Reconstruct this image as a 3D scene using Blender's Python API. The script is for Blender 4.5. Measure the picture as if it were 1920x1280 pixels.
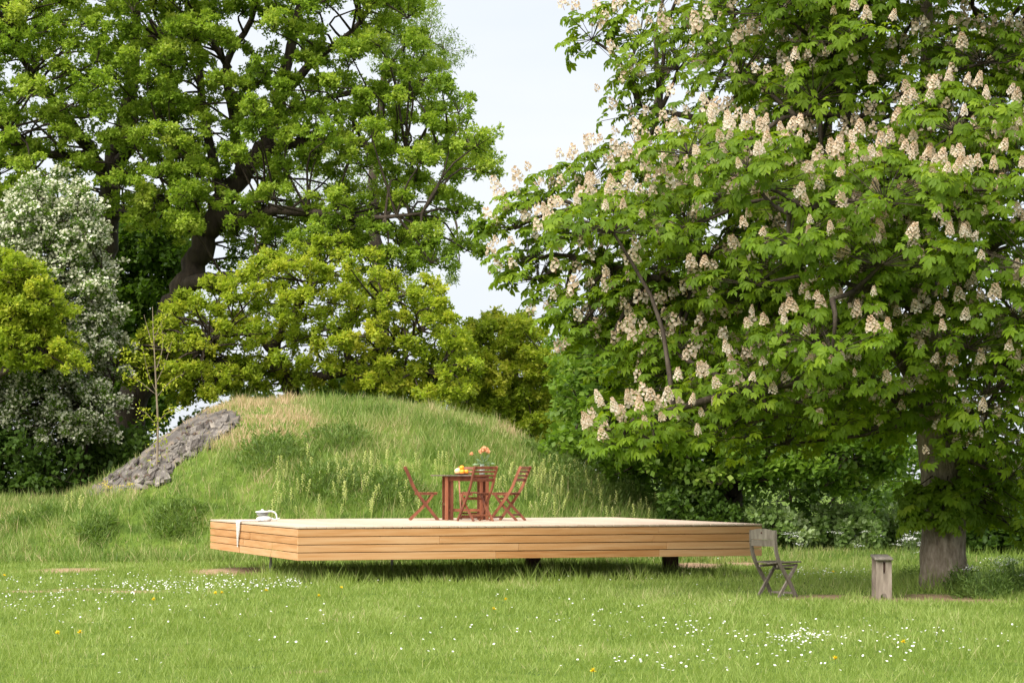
import bpy, bmesh, math, random
import numpy as np
from mathutils import Vector, Matrix

for o in list(bpy.data.objects):
    bpy.data.objects.remove(o)
SC = bpy.context.scene
COL = SC.collection
R = math.radians
rng = np.random.default_rng(11)
random.seed(11)

# ------------------------------------------------------------------ camera
F = 4800.0            # focal length in pixels of the 1920 px wide photograph (90 mm lens)
H = 1.55              # eye height
HY = 890.0            # image row of the horizon
cam = bpy.data.cameras.new('camera')
cam.sensor_width = 36.0
cam.lens = 90.0
cam.shift_y = (HY - 640.0) / 1920.0
cam.clip_start = 0.5
cam.clip_end = 3000
camo = bpy.data.objects.new('camera', cam)
camo.location = (0, 0, H)
camo.rotation_euler = (R(90), 0, 0)
COL.objects.link(camo)
SC.camera = camo

# ------------------------------------------------------------------ sky and sun (thin bright overcast)
SUN_EL, SUN_AZ = R(50), R(217)      # azimuth clockwise from +Y: from the left, behind the camera
W = bpy.data.worlds.new('World')
SC.world = W
W.use_nodes = True
wn, wl = W.node_tree.nodes, W.node_tree.links
wn.clear()
wo = wn.new('ShaderNodeOutputWorld')
sky = wn.new('ShaderNodeTexSky')
sky.sky_type = 'NISHITA'
sky.sun_disc = False
sky.sun_elevation = SUN_EL
sky.sun_rotation = SUN_AZ
sky.dust_density = 2.0
bg1 = wn.new('ShaderNodeBackground')
bg1.inputs['Strength'].default_value = 0.05
wl.new(sky.outputs[0], bg1.inputs['Color'])
bg2 = wn.new('ShaderNodeBackground')
tc = wn.new('ShaderNodeTexCoord')
mp = wn.new('ShaderNodeMapping')
mp.inputs['Scale'].default_value = (1.0, 1.0, 4.0)
wl.new(tc.outputs['Generated'], mp.inputs['Vector'])
nz = wn.new('ShaderNodeTexNoise')
nz.inputs['Scale'].default_value = 3.0
nz.inputs['Detail'].default_value = 5
nz.inputs['Roughness'].default_value = 0.55
wl.new(mp.outputs[0], nz.inputs['Vector'])
cr = wn.new('ShaderNodeValToRGB')
cr.color_ramp.elements[0].position = 0.3
cr.color_ramp.elements[0].color = (0.83, 0.885, 0.98, 1)
cr.color_ramp.elements[1].position = 0.7
cr.color_ramp.elements[1].color = (0.96, 0.975, 1.0, 1)
wl.new(nz.outputs['Fac'], cr.inputs[0])
wl.new(cr.outputs[0], bg2.inputs['Color'])
bg2.inputs['Strength'].default_value = 0.188
mx = wn.new('ShaderNodeMixShader')
mx.inputs[0].default_value = 0.92
wl.new(bg1.outputs[0], mx.inputs[1])
wl.new(bg2.outputs[0], mx.inputs[2])
wl.new(mx.outputs[0], wo.inputs['Surface'])

sd = bpy.data.lights.new('sun', 'SUN')
sd.energy = 1.5
sd.angle = R(70)
sd.color = (1.0, 0.95, 0.86)
so = bpy.data.objects.new('sun', sd)
to_sun = Vector((math.sin(SUN_AZ) * math.cos(SUN_EL), math.cos(SUN_AZ) * math.cos(SUN_EL), math.sin(SUN_EL)))
so.rotation_euler = to_sun.to_track_quat('Z', 'Y').to_euler()
so.location = (0, 0, 30)
COL.objects.link(so)

SC.view_settings.view_transform = 'Standard'
SC.view_settings.look = 'None'
SC.view_settings.exposure = 2.45
SC.view_settings.gamma = 1.0
SC.view_settings.use_curve_mapping = False
SC.render.engine = 'CYCLES'
SC.cycles.max_bounces = 6
SC.cycles.diffuse_bounces = 4
SC.cycles.transmission_bounces = 4
SC.cycles.transparent_max_bounces = 4


# ------------------------------------------------------------------ helpers: numbers
def W3(px, py, D):
    """photo pixel + distance -> world point"""
    return np.array([(px - 960.0) * D / F, D, H - (py - HY) * D / F])


def proj(P):
    P = np.asarray(P, float)
    return 960 + P[..., 0] * F / P[..., 1], HY - (P[..., 2] - H) * F / P[..., 1]


def nrm(v):
    v = np.asarray(v, float)
    return v / np.maximum(np.linalg.norm(v, axis=-1, keepdims=True), 1e-9)


_lat = np.random.default_rng(5).random((256, 256))


def vnoise(x, y):
    x = np.asarray(x, float); y = np.asarray(y, float)
    xi = np.floor(x).astype(int); yi = np.floor(y).astype(int)
    fx = x - xi; fy = y - yi
    fx = fx * fx * (3 - 2 * fx); fy = fy * fy * (3 - 2 * fy)
    a = _lat[xi & 255, yi & 255]; b = _lat[(xi + 1) & 255, yi & 255]
    c = _lat[xi & 255, (yi + 1) & 255]; d = _lat[(xi + 1) & 255, (yi + 1) & 255]
    return (a * (1 - fx) + b * fx) * (1 - fy) + (c * (1 - fx) + d * fx) * fy


def fbm(x, y, o=3):
    s = 0; a = 0.5; t = 0
    for i in range(o):
        s = s + a * vnoise(np.asarray(x) * 2 ** i + 17.3 * i, np.asarray(y) * 2 ** i + 9.1 * i); t += a; a *= 0.5
    return s / t


def inpoly(px, py, poly):
    px = np.asarray(px, float); py = np.asarray(py, float)
    c = np.zeros(px.shape, bool)
    n = len(poly)
    for i in range(n):
        x1, y1 = poly[i]; x2, y2 = poly[(i + 1) % n]
        if y1 == y2:
            continue
        k = ((y1 > py) != (y2 > py)) & (px < (x2 - x1) * (py - y1) / (y2 - y1) + x1)
        c ^= k
    return c


# ------------------------------------------------------------------ helpers: objects
def put(o, parent=None, loc=None, rotz=0.0):
    COL.objects.link(o)
    if loc is not None:
        o.location = tuple(loc)
    if rotz:
        o.rotation_euler = (0, 0, rotz)
    if parent is not None:
        o.parent = parent
    return o


def tag(o, label=None, cat=None, group=None, kind=None):
    if label: o['label'] = label
    if cat: o['category'] = cat
    if group: o['group'] = group
    if kind: o['kind'] = kind
    return o


def thing(name, label, cat, loc=(0, 0, 0), rotz=0.0, group=None):
    o = bpy.data.objects.new(name, None)
    o.empty_display_size = 0.1
    put(o, None, loc, rotz)
    return tag(o, label, cat, group)


def mesh_tris(name, V, T, tint=None, smooth=False):
    V = np.ascontiguousarray(V, np.float32).reshape(-1, 3)
    T = np.ascontiguousarray(T, np.int32).reshape(-1, 3)
    m = bpy.data.meshes.new(name)
    m.vertices.add(len(V)); m.vertices.foreach_set('co', V.ravel())
    m.loops.add(len(T) * 3); m.loops.foreach_set('vertex_index', T.ravel())
    m.polygons.add(len(T))
    m.polygons.foreach_set('loop_start', np.arange(0, len(T) * 3, 3, dtype=np.int32))
    m.polygons.foreach_set('loop_total', np.full(len(T), 3, np.int32))
    if smooth:
        m.polygons.foreach_set('use_smooth', np.ones(len(T), bool))
    if tint is not None:
        a = m.attributes.new('tint', 'FLOAT', 'POINT')
        a.data.foreach_set('value', np.ascontiguousarray(tint, np.float32))
    m.update(calc_edges=True)
    return m


def obj(name, m, mat, parent=None, loc=None, rotz=0.0, kind=None):
    if mat is not None and not m.materials:
        m.materials.append(mat)
    o = bpy.data.objects.new(name, m)
    put(o, parent, loc, rotz)
    if kind: o['kind'] = kind
    return o


def bake(tv, tt, pos, ax, nr, scale, tint, off=None):
    """template (tv, tt) copied to every pos with x axis ax, z axis nr"""
    pos = np.asarray(pos, float); n = len(pos)
    ax = nrm(ax)
    nr = np.asarray(nr, float)
    nr = nrm(nr - ax * np.sum(nr * ax, 1, keepdims=True))
    by = np.cross(nr, ax)
    scale = np.broadcast_to(np.asarray(scale, float).reshape(-1, 1) if np.ndim(scale) == 1 else scale, (n, 3)) if np.ndim(scale) else np.full((n, 3), scale)
    s = scale
    V = (pos[:, None, :] + tv[None, :, 0:1] * (s[:, 0:1] * ax)[:, None, :]
         + tv[None, :, 1:2] * (s[:, 1:2] * by)[:, None, :] + tv[None, :, 2:3] * (s[:, 2:3] * nr)[:, None, :])
    T = tt[None, :, :] + (np.arange(n) * len(tv))[:, None, None]
    return V.reshape(-1, 3), T.reshape(-1, 3), np.repeat(np.asarray(tint, float), len(tv))


class Acc:
    def __init__(s): s.V = []; s.T = []; s.C = []; s.n = 0
    def add(s, V, T, C=None):
        V = np.asarray(V, float).reshape(-1, 3)
        s.V.append(V); s.T.append(np.asarray(T, int).reshape(-1, 3) + s.n)
        s.C.append(np.full(len(V), 0.5) if C is None else np.asarray(C, float)); s.n += len(V)
    def mesh(s, name, base=(0, 0, 0), smooth=False):
        if not s.V: return mesh_tris(name, np.zeros((0, 3)), np.zeros((0, 3), int))
        return mesh_tris(name, np.concatenate(s.V) - np.asarray(base, float), np.concatenate(s.T), np.concatenate(s.C), smooth)


def spline(P, n):
    P = np.asarray(P, float)
    if len(P) == 2:
        t = np.linspace(0, 1, n)[:, None]
        return P[0] * (1 - t) + P[1] * t
    Q = np.vstack([2 * P[0] - P[1], P, 2 * P[-1] - P[-2]])
    out = []
    u = np.linspace(0, len(P) - 1, n)
    for t in u:
        i = min(int(t), len(P) - 2); f = t - i
        a, b, c, d = Q[i], Q[i + 1], Q[i + 2], Q[i + 3]
        out.append(0.5 * ((2 * b) + (c - a) * f + (2 * a - 5 * b + 4 * c - d) * f * f + (3 * b - a - 3 * c + d) * f ** 3))
    return np.array(out)


def tube(acc, P, r, sides=7, n=None, wob=0.0, cap=True, tint=0.5):
    P = np.asarray(P, float)
    r = np.asarray(r, float)
    if n is None: n = max(3, 4 * (len(P) - 1) + 1)
    k = np.linspace(0, len(P) - 1, n)
    rr = np.interp(k, np.arange(len(r)) * (len(P) - 1) / max(1, len(r) - 1), r)
    C = spline(P, n)
    if wob:
        C = C + rng.normal(0, 1, C.shape) * (wob * rr)[:, None]
        C[0] = P[0]
    tg = nrm(np.gradient(C, axis=0))
    ref = np.array([0.0, 0, 1]) if abs(np.mean(tg[:, 2])) < 0.8 else np.array([1.0, 0.2, 0])
    s1 = nrm(np.cross(tg, ref)); s2 = np.cross(tg, s1)
    a = np.linspace(0, 2 * np.pi, sides, endpoint=False)
    V = C[:, None, :] + rr[:, None, None] * (np.cos(a)[None, :, None] * s1[:, None, :] + np.sin(a)[None, :, None] * s2[:, None, :])
    V = V.reshape(-1, 3)
    T = []
    for i in range(n - 1):
        for j in range(sides):
            p, q = i * sides + j, i * sides + (j + 1) % sides
            T += [(p, q, q + sides), (p, q + sides, p + sides)]
    if cap:
        V = np.vstack([V, C[0:1], C[-1:]])
        c0 = len(V) - 2
        for j in range(sides):
            T.append((c0, (j + 1) % sides, j))
            T.append((c0 + 1, (n - 1) * sides + j, (n - 1) * sides + (j + 1) % sides))
    acc.add(V, T, np.full(len(V), tint))
    return C


def bm_mesh(name, bm, smooth=False):
    bmesh.ops.recalc_face_normals(bm, faces=bm.faces)
    m = bpy.data.meshes.new(name)
    bm.to_mesh(m); bm.free()
    if smooth:
        for p in m.polygons: p.use_smooth = True
    return m


def box_mesh(name, sx, sy, sz, bev=0.004):
    bm = bmesh.new()
    bmesh.ops.create_cube(bm, size=1.0)
    for v in bm.verts: v.co = Vector((v.co.x * sx, v.co.y * sy, v.co.z * sz))
    if bev:
        bmesh.ops.bevel(bm, geom=list(bm.edges), offset=bev, segments=1, affect='EDGES')
    return bm_mesh(name, bm)


def lathe_mesh(name, prof, seg=24, sx=1.0, sy=1.0):
    bm = bmesh.new()
    rings = []
    for r, z in prof:
        rings.append([bm.verts.new((r * sx * math.cos(2 * math.pi * k / seg), r * sy * math.sin(2 * math.pi * k / seg), z)) for k in range(seg)])
    for a, b in zip(rings, rings[1:]):
        for k in range(seg):
            bm.faces.new((a[k], a[(k + 1) % seg], b[(k + 1) % seg], b[k]))
    bm.faces.new(rings[0][::-1]); bm.faces.new(rings[-1])
    return bm_mesh(name, bm, True)


def prism_mesh(name, outline, t, plane='xz', bev=0.003):
    """outline (a, b) extruded by t, centred"""
    bm = bmesh.new()
    f = {'xz': lambda a, b, c: (a, c, b), 'yz': lambda a, b, c: (c, a, b), 'xy': lambda a, b, c: (a, b, c)}[plane]
    A = [bm.verts.new(f(a, b, -t / 2)) for a, b in outline]
    B = [bm.verts.new(f(a, b, t / 2)) for a, b in outline]
    n = len(A)
    bm.faces.new(A); bm.faces.new(B[::-1])
    for i in range(n):
        bm.faces.new((A[i], A[(i + 1) % n], B[(i + 1) % n], B[i]))
    if bev:
        ed = [e for e in bm.edges]
        bmesh.ops.bevel(bm, geom=ed, offset=bev, segments=1, affect='EDGES', clamp_overlap=True)
    return bm_mesh(name, bm)


def bar_outline(pts, w):
    """flat bar of width w along a curved centre line -> outline"""
    P = spline(np.array([(a, 0, b) for a, b in pts]), max(2, 4 * (len(pts) - 1) + 1))[:, [0, 2]]
    t = nrm(np.gradient(P, axis=0)); n = np.stack([-t[:, 1], t[:, 0]], 1)
    return [tuple(p) for p in np.vstack([P + n * w / 2, (P - n * w / 2)[::-1]])]


# ------------------------------------------------------------------ helpers: materials
def newmat(name):
    m = bpy.data.materials.new(name); m.use_nodes = True
    nt = m.node_tree; nt.nodes.clear()
    out = nt.nodes.new('ShaderNodeOutputMaterial')
    return m, nt.nodes, nt.links, out


def ramp(n, cols):
    r = n.new('ShaderNodeValToRGB')
    e = r.color_ramp.elements
    while len(e) < len(cols): e.new(0.5)
    for i, (p, c) in enumerate(cols):
        e[i].position = p; e[i].color = (*c, 1)
    return r


def leaf_mat(name, cols, trans=0.35, rough=0.5, tcol=None, rnd=0.0, spec=0.35):
    m, n, l, out = newmat(name)
    at = n.new('ShaderNodeAttribute'); at.attribute_name = 'tint'
    fac = at.outputs['Fac']
    if rnd:
        oi = n.new('ShaderNodeObjectInfo')
        ma = n.new('ShaderNodeMath'); ma.operation = 'MULTIPLY_ADD'
        l.new(oi.outputs['Random'], ma.inputs[0]); ma.inputs[1].default_value = rnd
        l.new(fac, ma.inputs[2]); fac = ma.outputs[0]
    r = ramp(n, cols); l.new(fac, r.inputs[0])
    p = n.new('ShaderNodeBsdfPrincipled')
    p.inputs['Roughness'].default_value = rough
    p.inputs['Specular IOR Level'].default_value = spec
    l.new(r.outputs[0], p.inputs['Base Color'])
    t = n.new('ShaderNodeBsdfTranslucent')
    mixc = n.new('ShaderNodeMix'); mixc.data_type = 'RGBA'; mixc.blend_type = 'MULTIPLY'
    mixc.inputs['Factor'].default_value = 1.0
    l.new(r.outputs[0], mixc.inputs['A']); mixc.inputs['B'].default_value = (*(tcol or (1.25, 1.3, 0.6)), 1)
    l.new(mixc.outputs['Result'], t.inputs['Color'])
    s = n.new('ShaderNodeMixShader'); s.inputs[0].default_value = trans
    l.new(p.outputs[0], s.inputs[1]); l.new(t.outputs[0], s.inputs[2])
    l.new(s.outputs[0], out.inputs['Surface'])
    return m


def noise_mat(name, cols, scale=(4, 4, 4), nscale=1.0, detail=6, rough=0.8, bump=0.0, bscale=None, rnd=0.0, spec=0.3, bdist=0.02, coord='Object', rvec=True):
    m, n, l, out = newmat(name)
    tcn = n.new('ShaderNodeTexCoord')
    mpn = n.new('ShaderNodeMapping'); mpn.inputs['Scale'].default_value = scale
    src = tcn.outputs[coord]
    oi = n.new('ShaderNodeObjectInfo')
    if rvec:
        vm = n.new('ShaderNodeVectorMath'); vm.operation = 'MULTIPLY_ADD'
        cx = n.new('ShaderNodeCombineXYZ')
        for i in range(3): l.new(oi.outputs['Random'], cx.inputs[i])
        l.new(cx.outputs[0], vm.inputs[0]); vm.inputs[1].default_value = (37.0, 53.0, 71.0)
        l.new(src, vm.inputs[2]); src = vm.outputs[0]
    l.new(src, mpn.inputs['Vector'])
    nzn = n.new('ShaderNodeTexNoise'); nzn.inputs['Scale'].default_value = nscale
    nzn.inputs['Detail'].default_value = detail; nzn.inputs['Roughness'].default_value = 0.6
    l.new(mpn.outputs[0], nzn.inputs['Vector'])
    fac = nzn.outputs['Fac']
    if rnd:
        ma = n.new('ShaderNodeMath'); ma.operation = 'MULTIPLY_ADD'
        l.new(oi.outputs['Random'], ma.inputs[0]); ma.inputs[1].default_value = rnd
        ms = n.new('ShaderNodeMath'); ms.operation = 'SUBTRACT'
        l.new(fac, ms.inputs[0]); ms.inputs[1].default_value = rnd / 2
        l.new(ms.outputs[0], ma.inputs[2]); fac = ma.outputs[0]
    r = ramp(n, cols); l.new(fac, r.inputs[0])
    p = n.new('ShaderNodeBsdfPrincipled'); p.inputs['Roughness'].default_value = rough
    p.inputs['Specular IOR Level'].default_value = spec
    l.new(r.outputs[0], p.inputs['Base Color'])
    if bump:
        b = n.new('ShaderNodeBump'); b.inputs['Strength'].default_value = bump; b.inputs['Distance'].default_value = bdist
        l.new(nzn.outputs['Fac'], b.inputs['Height']); l.new(b.outputs[0], p.inputs['Normal'])
    l.new(p.outputs[0], out.inputs['Surface'])
    return m


M = {}
M['oak_bark'] = noise_mat('oak_bark', [(0.25, (0.022, 0.016, 0.011)), (0.55, (0.055, 0.040, 0.028)), (0.8, (0.10, 0.078, 0.055))], (3, 3, 0.6), 3.0, bump=0.8, bdist=0.06)
M['chest_bark'] = noise_mat('chestnut_bark', [(0.25, (0.07, 0.052, 0.036)), (0.45, (0.18, 0.14, 0.10)), (0.6, (0.26, 0.21, 0.16)), (0.78, (0.40, 0.34, 0.265))], (7, 7, 2.4), 2.4, detail=12, bump=1.0, bdist=0.06)
M['limb_bark'] = noise_mat('chestnut_limb_bark', [(0.25, (0.025, 0.017, 0.012)), (0.5, (0.055, 0.040, 0.029)), (0.75, (0.10, 0.078, 0.058))], (6, 6, 2), 2.2, detail=7, bump=0.8, bdist=0.04)
M['twig'] = noise_mat('pale_twig', [(0.3, (0.16, 0.12, 0.085)), (0.7, (0.30, 0.24, 0.17))], (6, 6, 2), 2.0)
M['larch'] = noise_mat('larch_cladding', [(0.22, (0.40, 0.175, 0.058)), (0.45, (0.50, 0.255, 0.105)), (0.62, (0.55, 0.305, 0.145)), (0.82, (0.59, 0.36, 0.19))], (1.2, 22, 22), 1.0, detail=5, rough=0.6, bump=0.12, bdist=0.004, rnd=0.36)
M['larch_top'] = noise_mat('larch_decking', [(0.25, (0.44, 0.32, 0.235)), (0.5, (0.52, 0.40, 0.305)), (0.75, (0.56, 0.45, 0.36))], (22, 1.2, 22), 1.0, detail=5, rough=0.65, bump=0.1, bdist=0.004, rnd=0.3)
M['red_wood'] = noise_mat('red_brown_wood', [(0.25, (0.115, 0.032, 0.014)), (0.5, (0.195, 0.060, 0.027)), (0.78, (0.31, 0.11, 0.052))], (14, 14, 3), 1.0, rough=0.45, bump=0.1, bdist=0.003, rnd=0.35, spec=0.4)
M['grey_wood'] = noise_mat('weathered_wood', [(0.25, (0.095, 0.078, 0.060)), (0.5, (0.175, 0.148, 0.118)), (0.78, (0.28, 0.245, 0.20))], (16, 16, 3), 1.2, rough=0.85, bump=0.35, bdist=0.004, rnd=0.2)
M['bench_wood'] = noise_mat('bench_wood', [(0.25, (0.15, 0.115, 0.09)), (0.5, (0.26, 0.21, 0.17)), (0.78, (0.37, 0.31, 0.26))], (16, 16, 3), 1.2, rough=0.85, bump=0.35, bdist=0.004, rnd=0.25)
M['bench_top'] = noise_mat('bench_top_wood', [(0.25, (0.10, 0.085, 0.07)), (0.5, (0.19, 0.165, 0.14)), (0.78, (0.30, 0.265, 0.23))], (16, 3, 16), 1.2, rough=0.85, bump=0.35, bdist=0.004)
M['post'] = noise_mat('dark_post', [(0.3, (0.045, 0.020, 0.013)), (0.7, (0.095, 0.045, 0.030))], (4, 4, 4), 3.0, rough=0.7)
M['steel'] = noise_mat('steel', [(0.3, (0.25, 0.25, 0.26)), (0.7, (0.42, 0.42, 0.43))], (5, 5, 5), 3.0, rough=0.45)
M['joist'] = noise_mat('joist_wood', [(0.3, (0.20, 0.11, 0.05)), (0.7, (0.32, 0.19, 0.09))], (3, 10, 10), 1.0)
M['concrete'] = noise_mat('weathered_concrete', [(0.28, (0.028, 0.021, 0.016)), (0.42, (0.080, 0.068, 0.060)), (0.52, (0.12, 0.108, 0.10)), (0.64, (0.19, 0.15, 0.115)), (0.78, (0.30, 0.265, 0.225))], (1, 1, 1), 2.6, detail=15, rough=0.95, bump=1.0, bdist=0.08, rvec=False)
M['concrete_block'] = noise_mat('concrete_block', [(0.28, (0.035, 0.028, 0.023)), (0.45, (0.105, 0.090, 0.080)), (0.6, (0.155, 0.138, 0.125)), (0.78, (0.30, 0.26, 0.215))], (1, 1, 1), 2.3, detail=12, rough=0.95, bump=0.6, bdist=0.05, rnd=0.35)
M['rubble'] = noise_mat('rubble', [(0.3, (0.10, 0.085, 0.072)), (0.7, (0.26, 0.23, 0.20))], (1, 1, 1), 7.0, detail=8, rough=0.95, bump=0.5, rnd=0.4)
M['tar'] = noise_mat('tar_crust', [(0.3, (0.045, 0.032, 0.026)), (0.7, (0.13, 0.09, 0.07))], (1, 1, 1), 9.0, detail=8, rough=0.9, bump=0.6)
M['cloth'] = noise_mat('white_cloth', [(0.3, (0.78, 0.76, 0.73)), (0.7, (0.86, 0.85, 0.83))], (1, 1, 1), 30.0, rough=0.9)
M['enamel'] = noise_mat('white_enamel', [(0.3, (0.62, 0.61, 0.58)), (0.7, (0.76, 0.75, 0.72))], (1, 1, 1), 12.0, rough=0.3)
M['grey_enamel'] = noise_mat('grey_enamel', [(0.3, (0.20, 0.21, 0.20)), (0.7, (0.33, 0.34, 0.32))], (1, 1, 1), 12.0, rough=0.35)
M['orange'] = noise_mat('orange_peel', [(0.3, (0.80, 0.30, 0.02)), (0.7, (0.88, 0.42, 0.04))], (1, 1, 1), 25.0, rough=0.45, bump=0.2, bdist=0.002)
M['melon'] = noise_mat('pale_fruit', [(0.3, (0.78, 0.62, 0.30)), (0.7, (0.86, 0.72, 0.42))], (1, 1, 1), 14.0, rough=0.5)
M['plate'] = noise_mat('terracotta_plate', [(0.3, (0.42, 0.20, 0.11)), (0.7, (0.55, 0.28, 0.17))], (1, 1, 1), 14.0, rough=0.5)
M['petal_orange'] = leaf_mat('peach_petal', [(0.0, (0.85, 0.40, 0.18)), (1.0, (0.88, 0.58, 0.36))], 0.3, 0.6, (1, 0.9, 0.7))
M['vase'], n_, l_, o_ = newmat('vase_glass')
g_ = n_.new('ShaderNodeBsdfPrincipled')
g_.inputs['Base Color'].default_value = (0.72, 0.84, 0.76, 1); g_.inputs['Roughness'].default_value = 0.08
g_.inputs['Transmission Weight'].default_value = 0.7; g_.inputs['IOR'].default_value = 1.3
l_.new(g_.outputs[0], o_.inputs['Surface'])

M['lawn'] = leaf_mat('lawn_blades', [(0.0, (0.075, 0.130, 0.018)), (0.35, (0.162, 0.238, 0.036)), (0.65, (0.245, 0.325, 0.064)), (0.88, (0.33, 0.41, 0.12)), (1.0, (0.48, 0.43, 0.22))], 0.42, 0.55, (1.15, 1.2, 0.75))
M['meadow'] = leaf_mat('mound_blades', [(0.0, (0.055, 0.115, 0.016)), (0.3, (0.138, 0.225, 0.034)), (0.52, (0.228, 0.312, 0.068)), (0.72, (0.36, 0.38, 0.14)), (0.97, (0.58, 0.42, 0.27))], 0.38, 0.6, (1.12, 1.15, 0.8))
M['oak_leaf'] = leaf_mat('oak_leaves', [(0.0, (0.12, 0.20, 0.022)), (0.45, (0.235, 0.355, 0.034)), (0.8, (0.335, 0.44, 0.055)), (1.0, (0.43, 0.50, 0.085))], 0.52, 0.5, (1.2, 1.2, 0.7), spec=0.2)
M['oak_gold'] = leaf_mat('young_oak_leaves', [(0.0, (0.155, 0.22, 0.018)), (0.45, (0.285, 0.375, 0.030)), (0.8, (0.40, 0.455, 0.044)), (1.0, (0.51, 0.51, 0.065))], 0.52, 0.5, (1.15, 1.2, 0.7), spec=0.2)
M['pale_leaf'] = leaf_mat('pale_leaves', [(0.0, (0.12, 0.19, 0.045)), (0.6, (0.20, 0.28, 0.075)), (1.0, (0.28, 0.36, 0.12))], 0.4, 0.55)
M['maple_leaf'] = leaf_mat('maple_leaves', [(0.0, (0.045, 0.095, 0.012)), (0.5, (0.105, 0.19, 0.020)), (0.85, (0.18, 0.285, 0.036)), (1.0, (0.28, 0.37, 0.07))], 0.45, 0.45, spec=0.25)
M['hedge_leaf'] = leaf_mat('hedge_leaves', [(0.0, (0.035, 0.075, 0.012)), (0.5, (0.085, 0.155, 0.024)), (1.0, (0.17, 0.25, 0.05))], 0.42, 0.5)
M['pale_shrub'] = leaf_mat('pale_shrub_leaves', [(0.0, (0.10, 0.18, 0.03)), (0.5, (0.22, 0.33, 0.09)), (1.0, (0.50, 0.56, 0.34))], 0.35, 0.5)
M['chest_leaf'] = leaf_mat('chestnut_leaves', [(0.0, (0.050, 0.100, 0.008)), (0.45, (0.130, 0.220, 0.012)), (0.8, (0.215, 0.315, 0.020)), (1.0, (0.30, 0.39, 0.035))], 0.48, 0.5, (1.4, 1.3, 0.5), rnd=0.3, spec=0.18)
M['candle'] = leaf_mat('chestnut_blossom', [(0.0, (0.55, 0.36, 0.21)), (0.3, (0.80, 0.63, 0.47)), (0.7, (0.88, 0.77, 0.65)), (1.0, (0.90, 0.85, 0.78))], 0.42, 0.7, (1.05, 1.0, 0.95), spec=0.1, rnd=-0.35)
M['blossom'] = leaf_mat('hawthorn_blossom', [(0.0, (0.48, 0.50, 0.32)), (0.6, (0.68, 0.68, 0.52)), (1.0, (0.82, 0.81, 0.68))], 0.3, 0.7, (1, 1, 0.85))
M['daisy'] = leaf_mat('daisy_heads', [(0.0, (0.75, 0.74, 0.72)), (1.0, (0.86, 0.85, 0.83))], 0.2, 0.6, (1, 1, 1))
M['dandelion'] = leaf_mat('dandelion_heads', [(0.0, (0.80, 0.56, 0.01)), (1.0, (0.86, 0.70, 0.02))], 0.2, 0.6, (1, 1, 0.6))
M['spike'] = leaf_mat('pale_yellow_flower', [(0.0, (0.36, 0.45, 0.11)), (0.6, (0.64, 0.66, 0.22)), (1.0, (0.78, 0.77, 0.38))], 0.35, 0.6, (1, 1, 0.7))
M['stem'] = leaf_mat('green_stem', [(0.0, (0.07, 0.13, 0.03)), (1.0, (0.14, 0.21, 0.06))], 0.2, 0.6)
M['dry_stem'] = noise_mat('dry_stem', [(0.3, (0.26, 0.20, 0.14)), (0.7, (0.45, 0.37, 0.27))], (3, 3, 3), 3.0)


# ------------------------------------------------------------------ terrain
CREST = [(-30, 0.9), (-12, 1.0), (-9.3, 1.0), (-8.7, 1.32), (-7.56, 2.16), (-7.0, 2.62), (-6.4, 2.98), (-5.84, 3.14), (-4.7, 3.17), (-2.98, 3.08), (-1.83, 3.0), (-0.69, 2.76), (-0.11, 2.52), (0.46, 2.16), (1.03, 1.82), (1.6, 1.5), (2.18, 1.2), (2.75, 0.92), (3.3, 0.7), (4.24, 0.45), (5.2, 0.2), (7, 0.05), (40, 0.0)]
CX = np.array([a for a, b in CREST]); CZ = np.array([b for a, b in CREST])


def terr(x, y):
    x = np.asarray(x, float); y = np.asarray(y, float)
    zc = np.interp(x, CX, CZ)
    y0 = 46.0
    t = np.clip((y - y0) / (55 - y0), 0, 1)
    f = 1 - (1 - t) ** 1.7
    f = f * np.clip(t * 6, 0, 1) ** 0.6
    b = np.clip((y - 55) / 8, 0, 1); b = b * b * (3 - 2 * b)
    zb = np.where(x < 4, 0.55, 0.0) * np.clip((4 - x) / 4, 0, 1)
    far = np.clip((y - 75) / 60, 0, 1)
    z = zc * f * (1 - b) + zb * b * (1 - far)
    z = z + (fbm(x * 0.7 + 40, y * 0.7 + 40, 3) - 0.5) * (0.05 + 0.30 * np.clip(z, 0, 1)) * np.clip((y - 20) / 10, 0, 1)
    return z


def hit(px, py, d0=30.0, d1=58.0):
    D = np.linspace(d0, d1, 1200)
    x = (px - 960) * D / F; z = H - (py - HY) * D / F
    g = terr(x, D) >= z
    i = int(np.argmax(g)) if g.any() else len(D) - 1
    d = D[i]
    return np.array([(px - 960) * d / F, d, float(terr(x[i], d))])


def ground_px(px, py):
    d = F * H / (py - HY)
    x = (px - 960) * d / F
    return np.array([x, d, float(terr(x, d))])


# bare soil: ellipses on the lawn (photo pixel, radii in metres)
SOIL = [(*ground_px(a_, b_)[:2], c_, d_) for a_, b_, c_, d_ in ((132, 1068, .50, 1.1), (440, 1071, .75, 1.3), (490, 1074, .4, .9), (70, 1107, .5, .35), (160, 1103, .4, .3), (1560, 1118, .5, .55), (1700, 1123, .55, .6), (1500, 1122, .3, .4), (1830, 1126, .45, .6), (488, 1252, .07, .22), (565, 1258, .13, .2), (1300, 1060, .5, 1.2), (1390, 1056, .4, 1.2), (240, 1108, .4, .4), (1760, 1118, .5, .8))]


def soil_mask(x, y):
    s = np.zeros(np.shape(x))
    n = (fbm(np.asarray(x) * 5, np.asarray(y) * 3, 2) - 0.5) * 1.1
    for cx, cy, rx, ry in SOIL:
        d = ((x - cx) / rx) ** 2 + ((y - cy) / ry) ** 2
        s = np.maximum(s, np.clip(1.5 - d - n, 0, 1))
    return s


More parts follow.
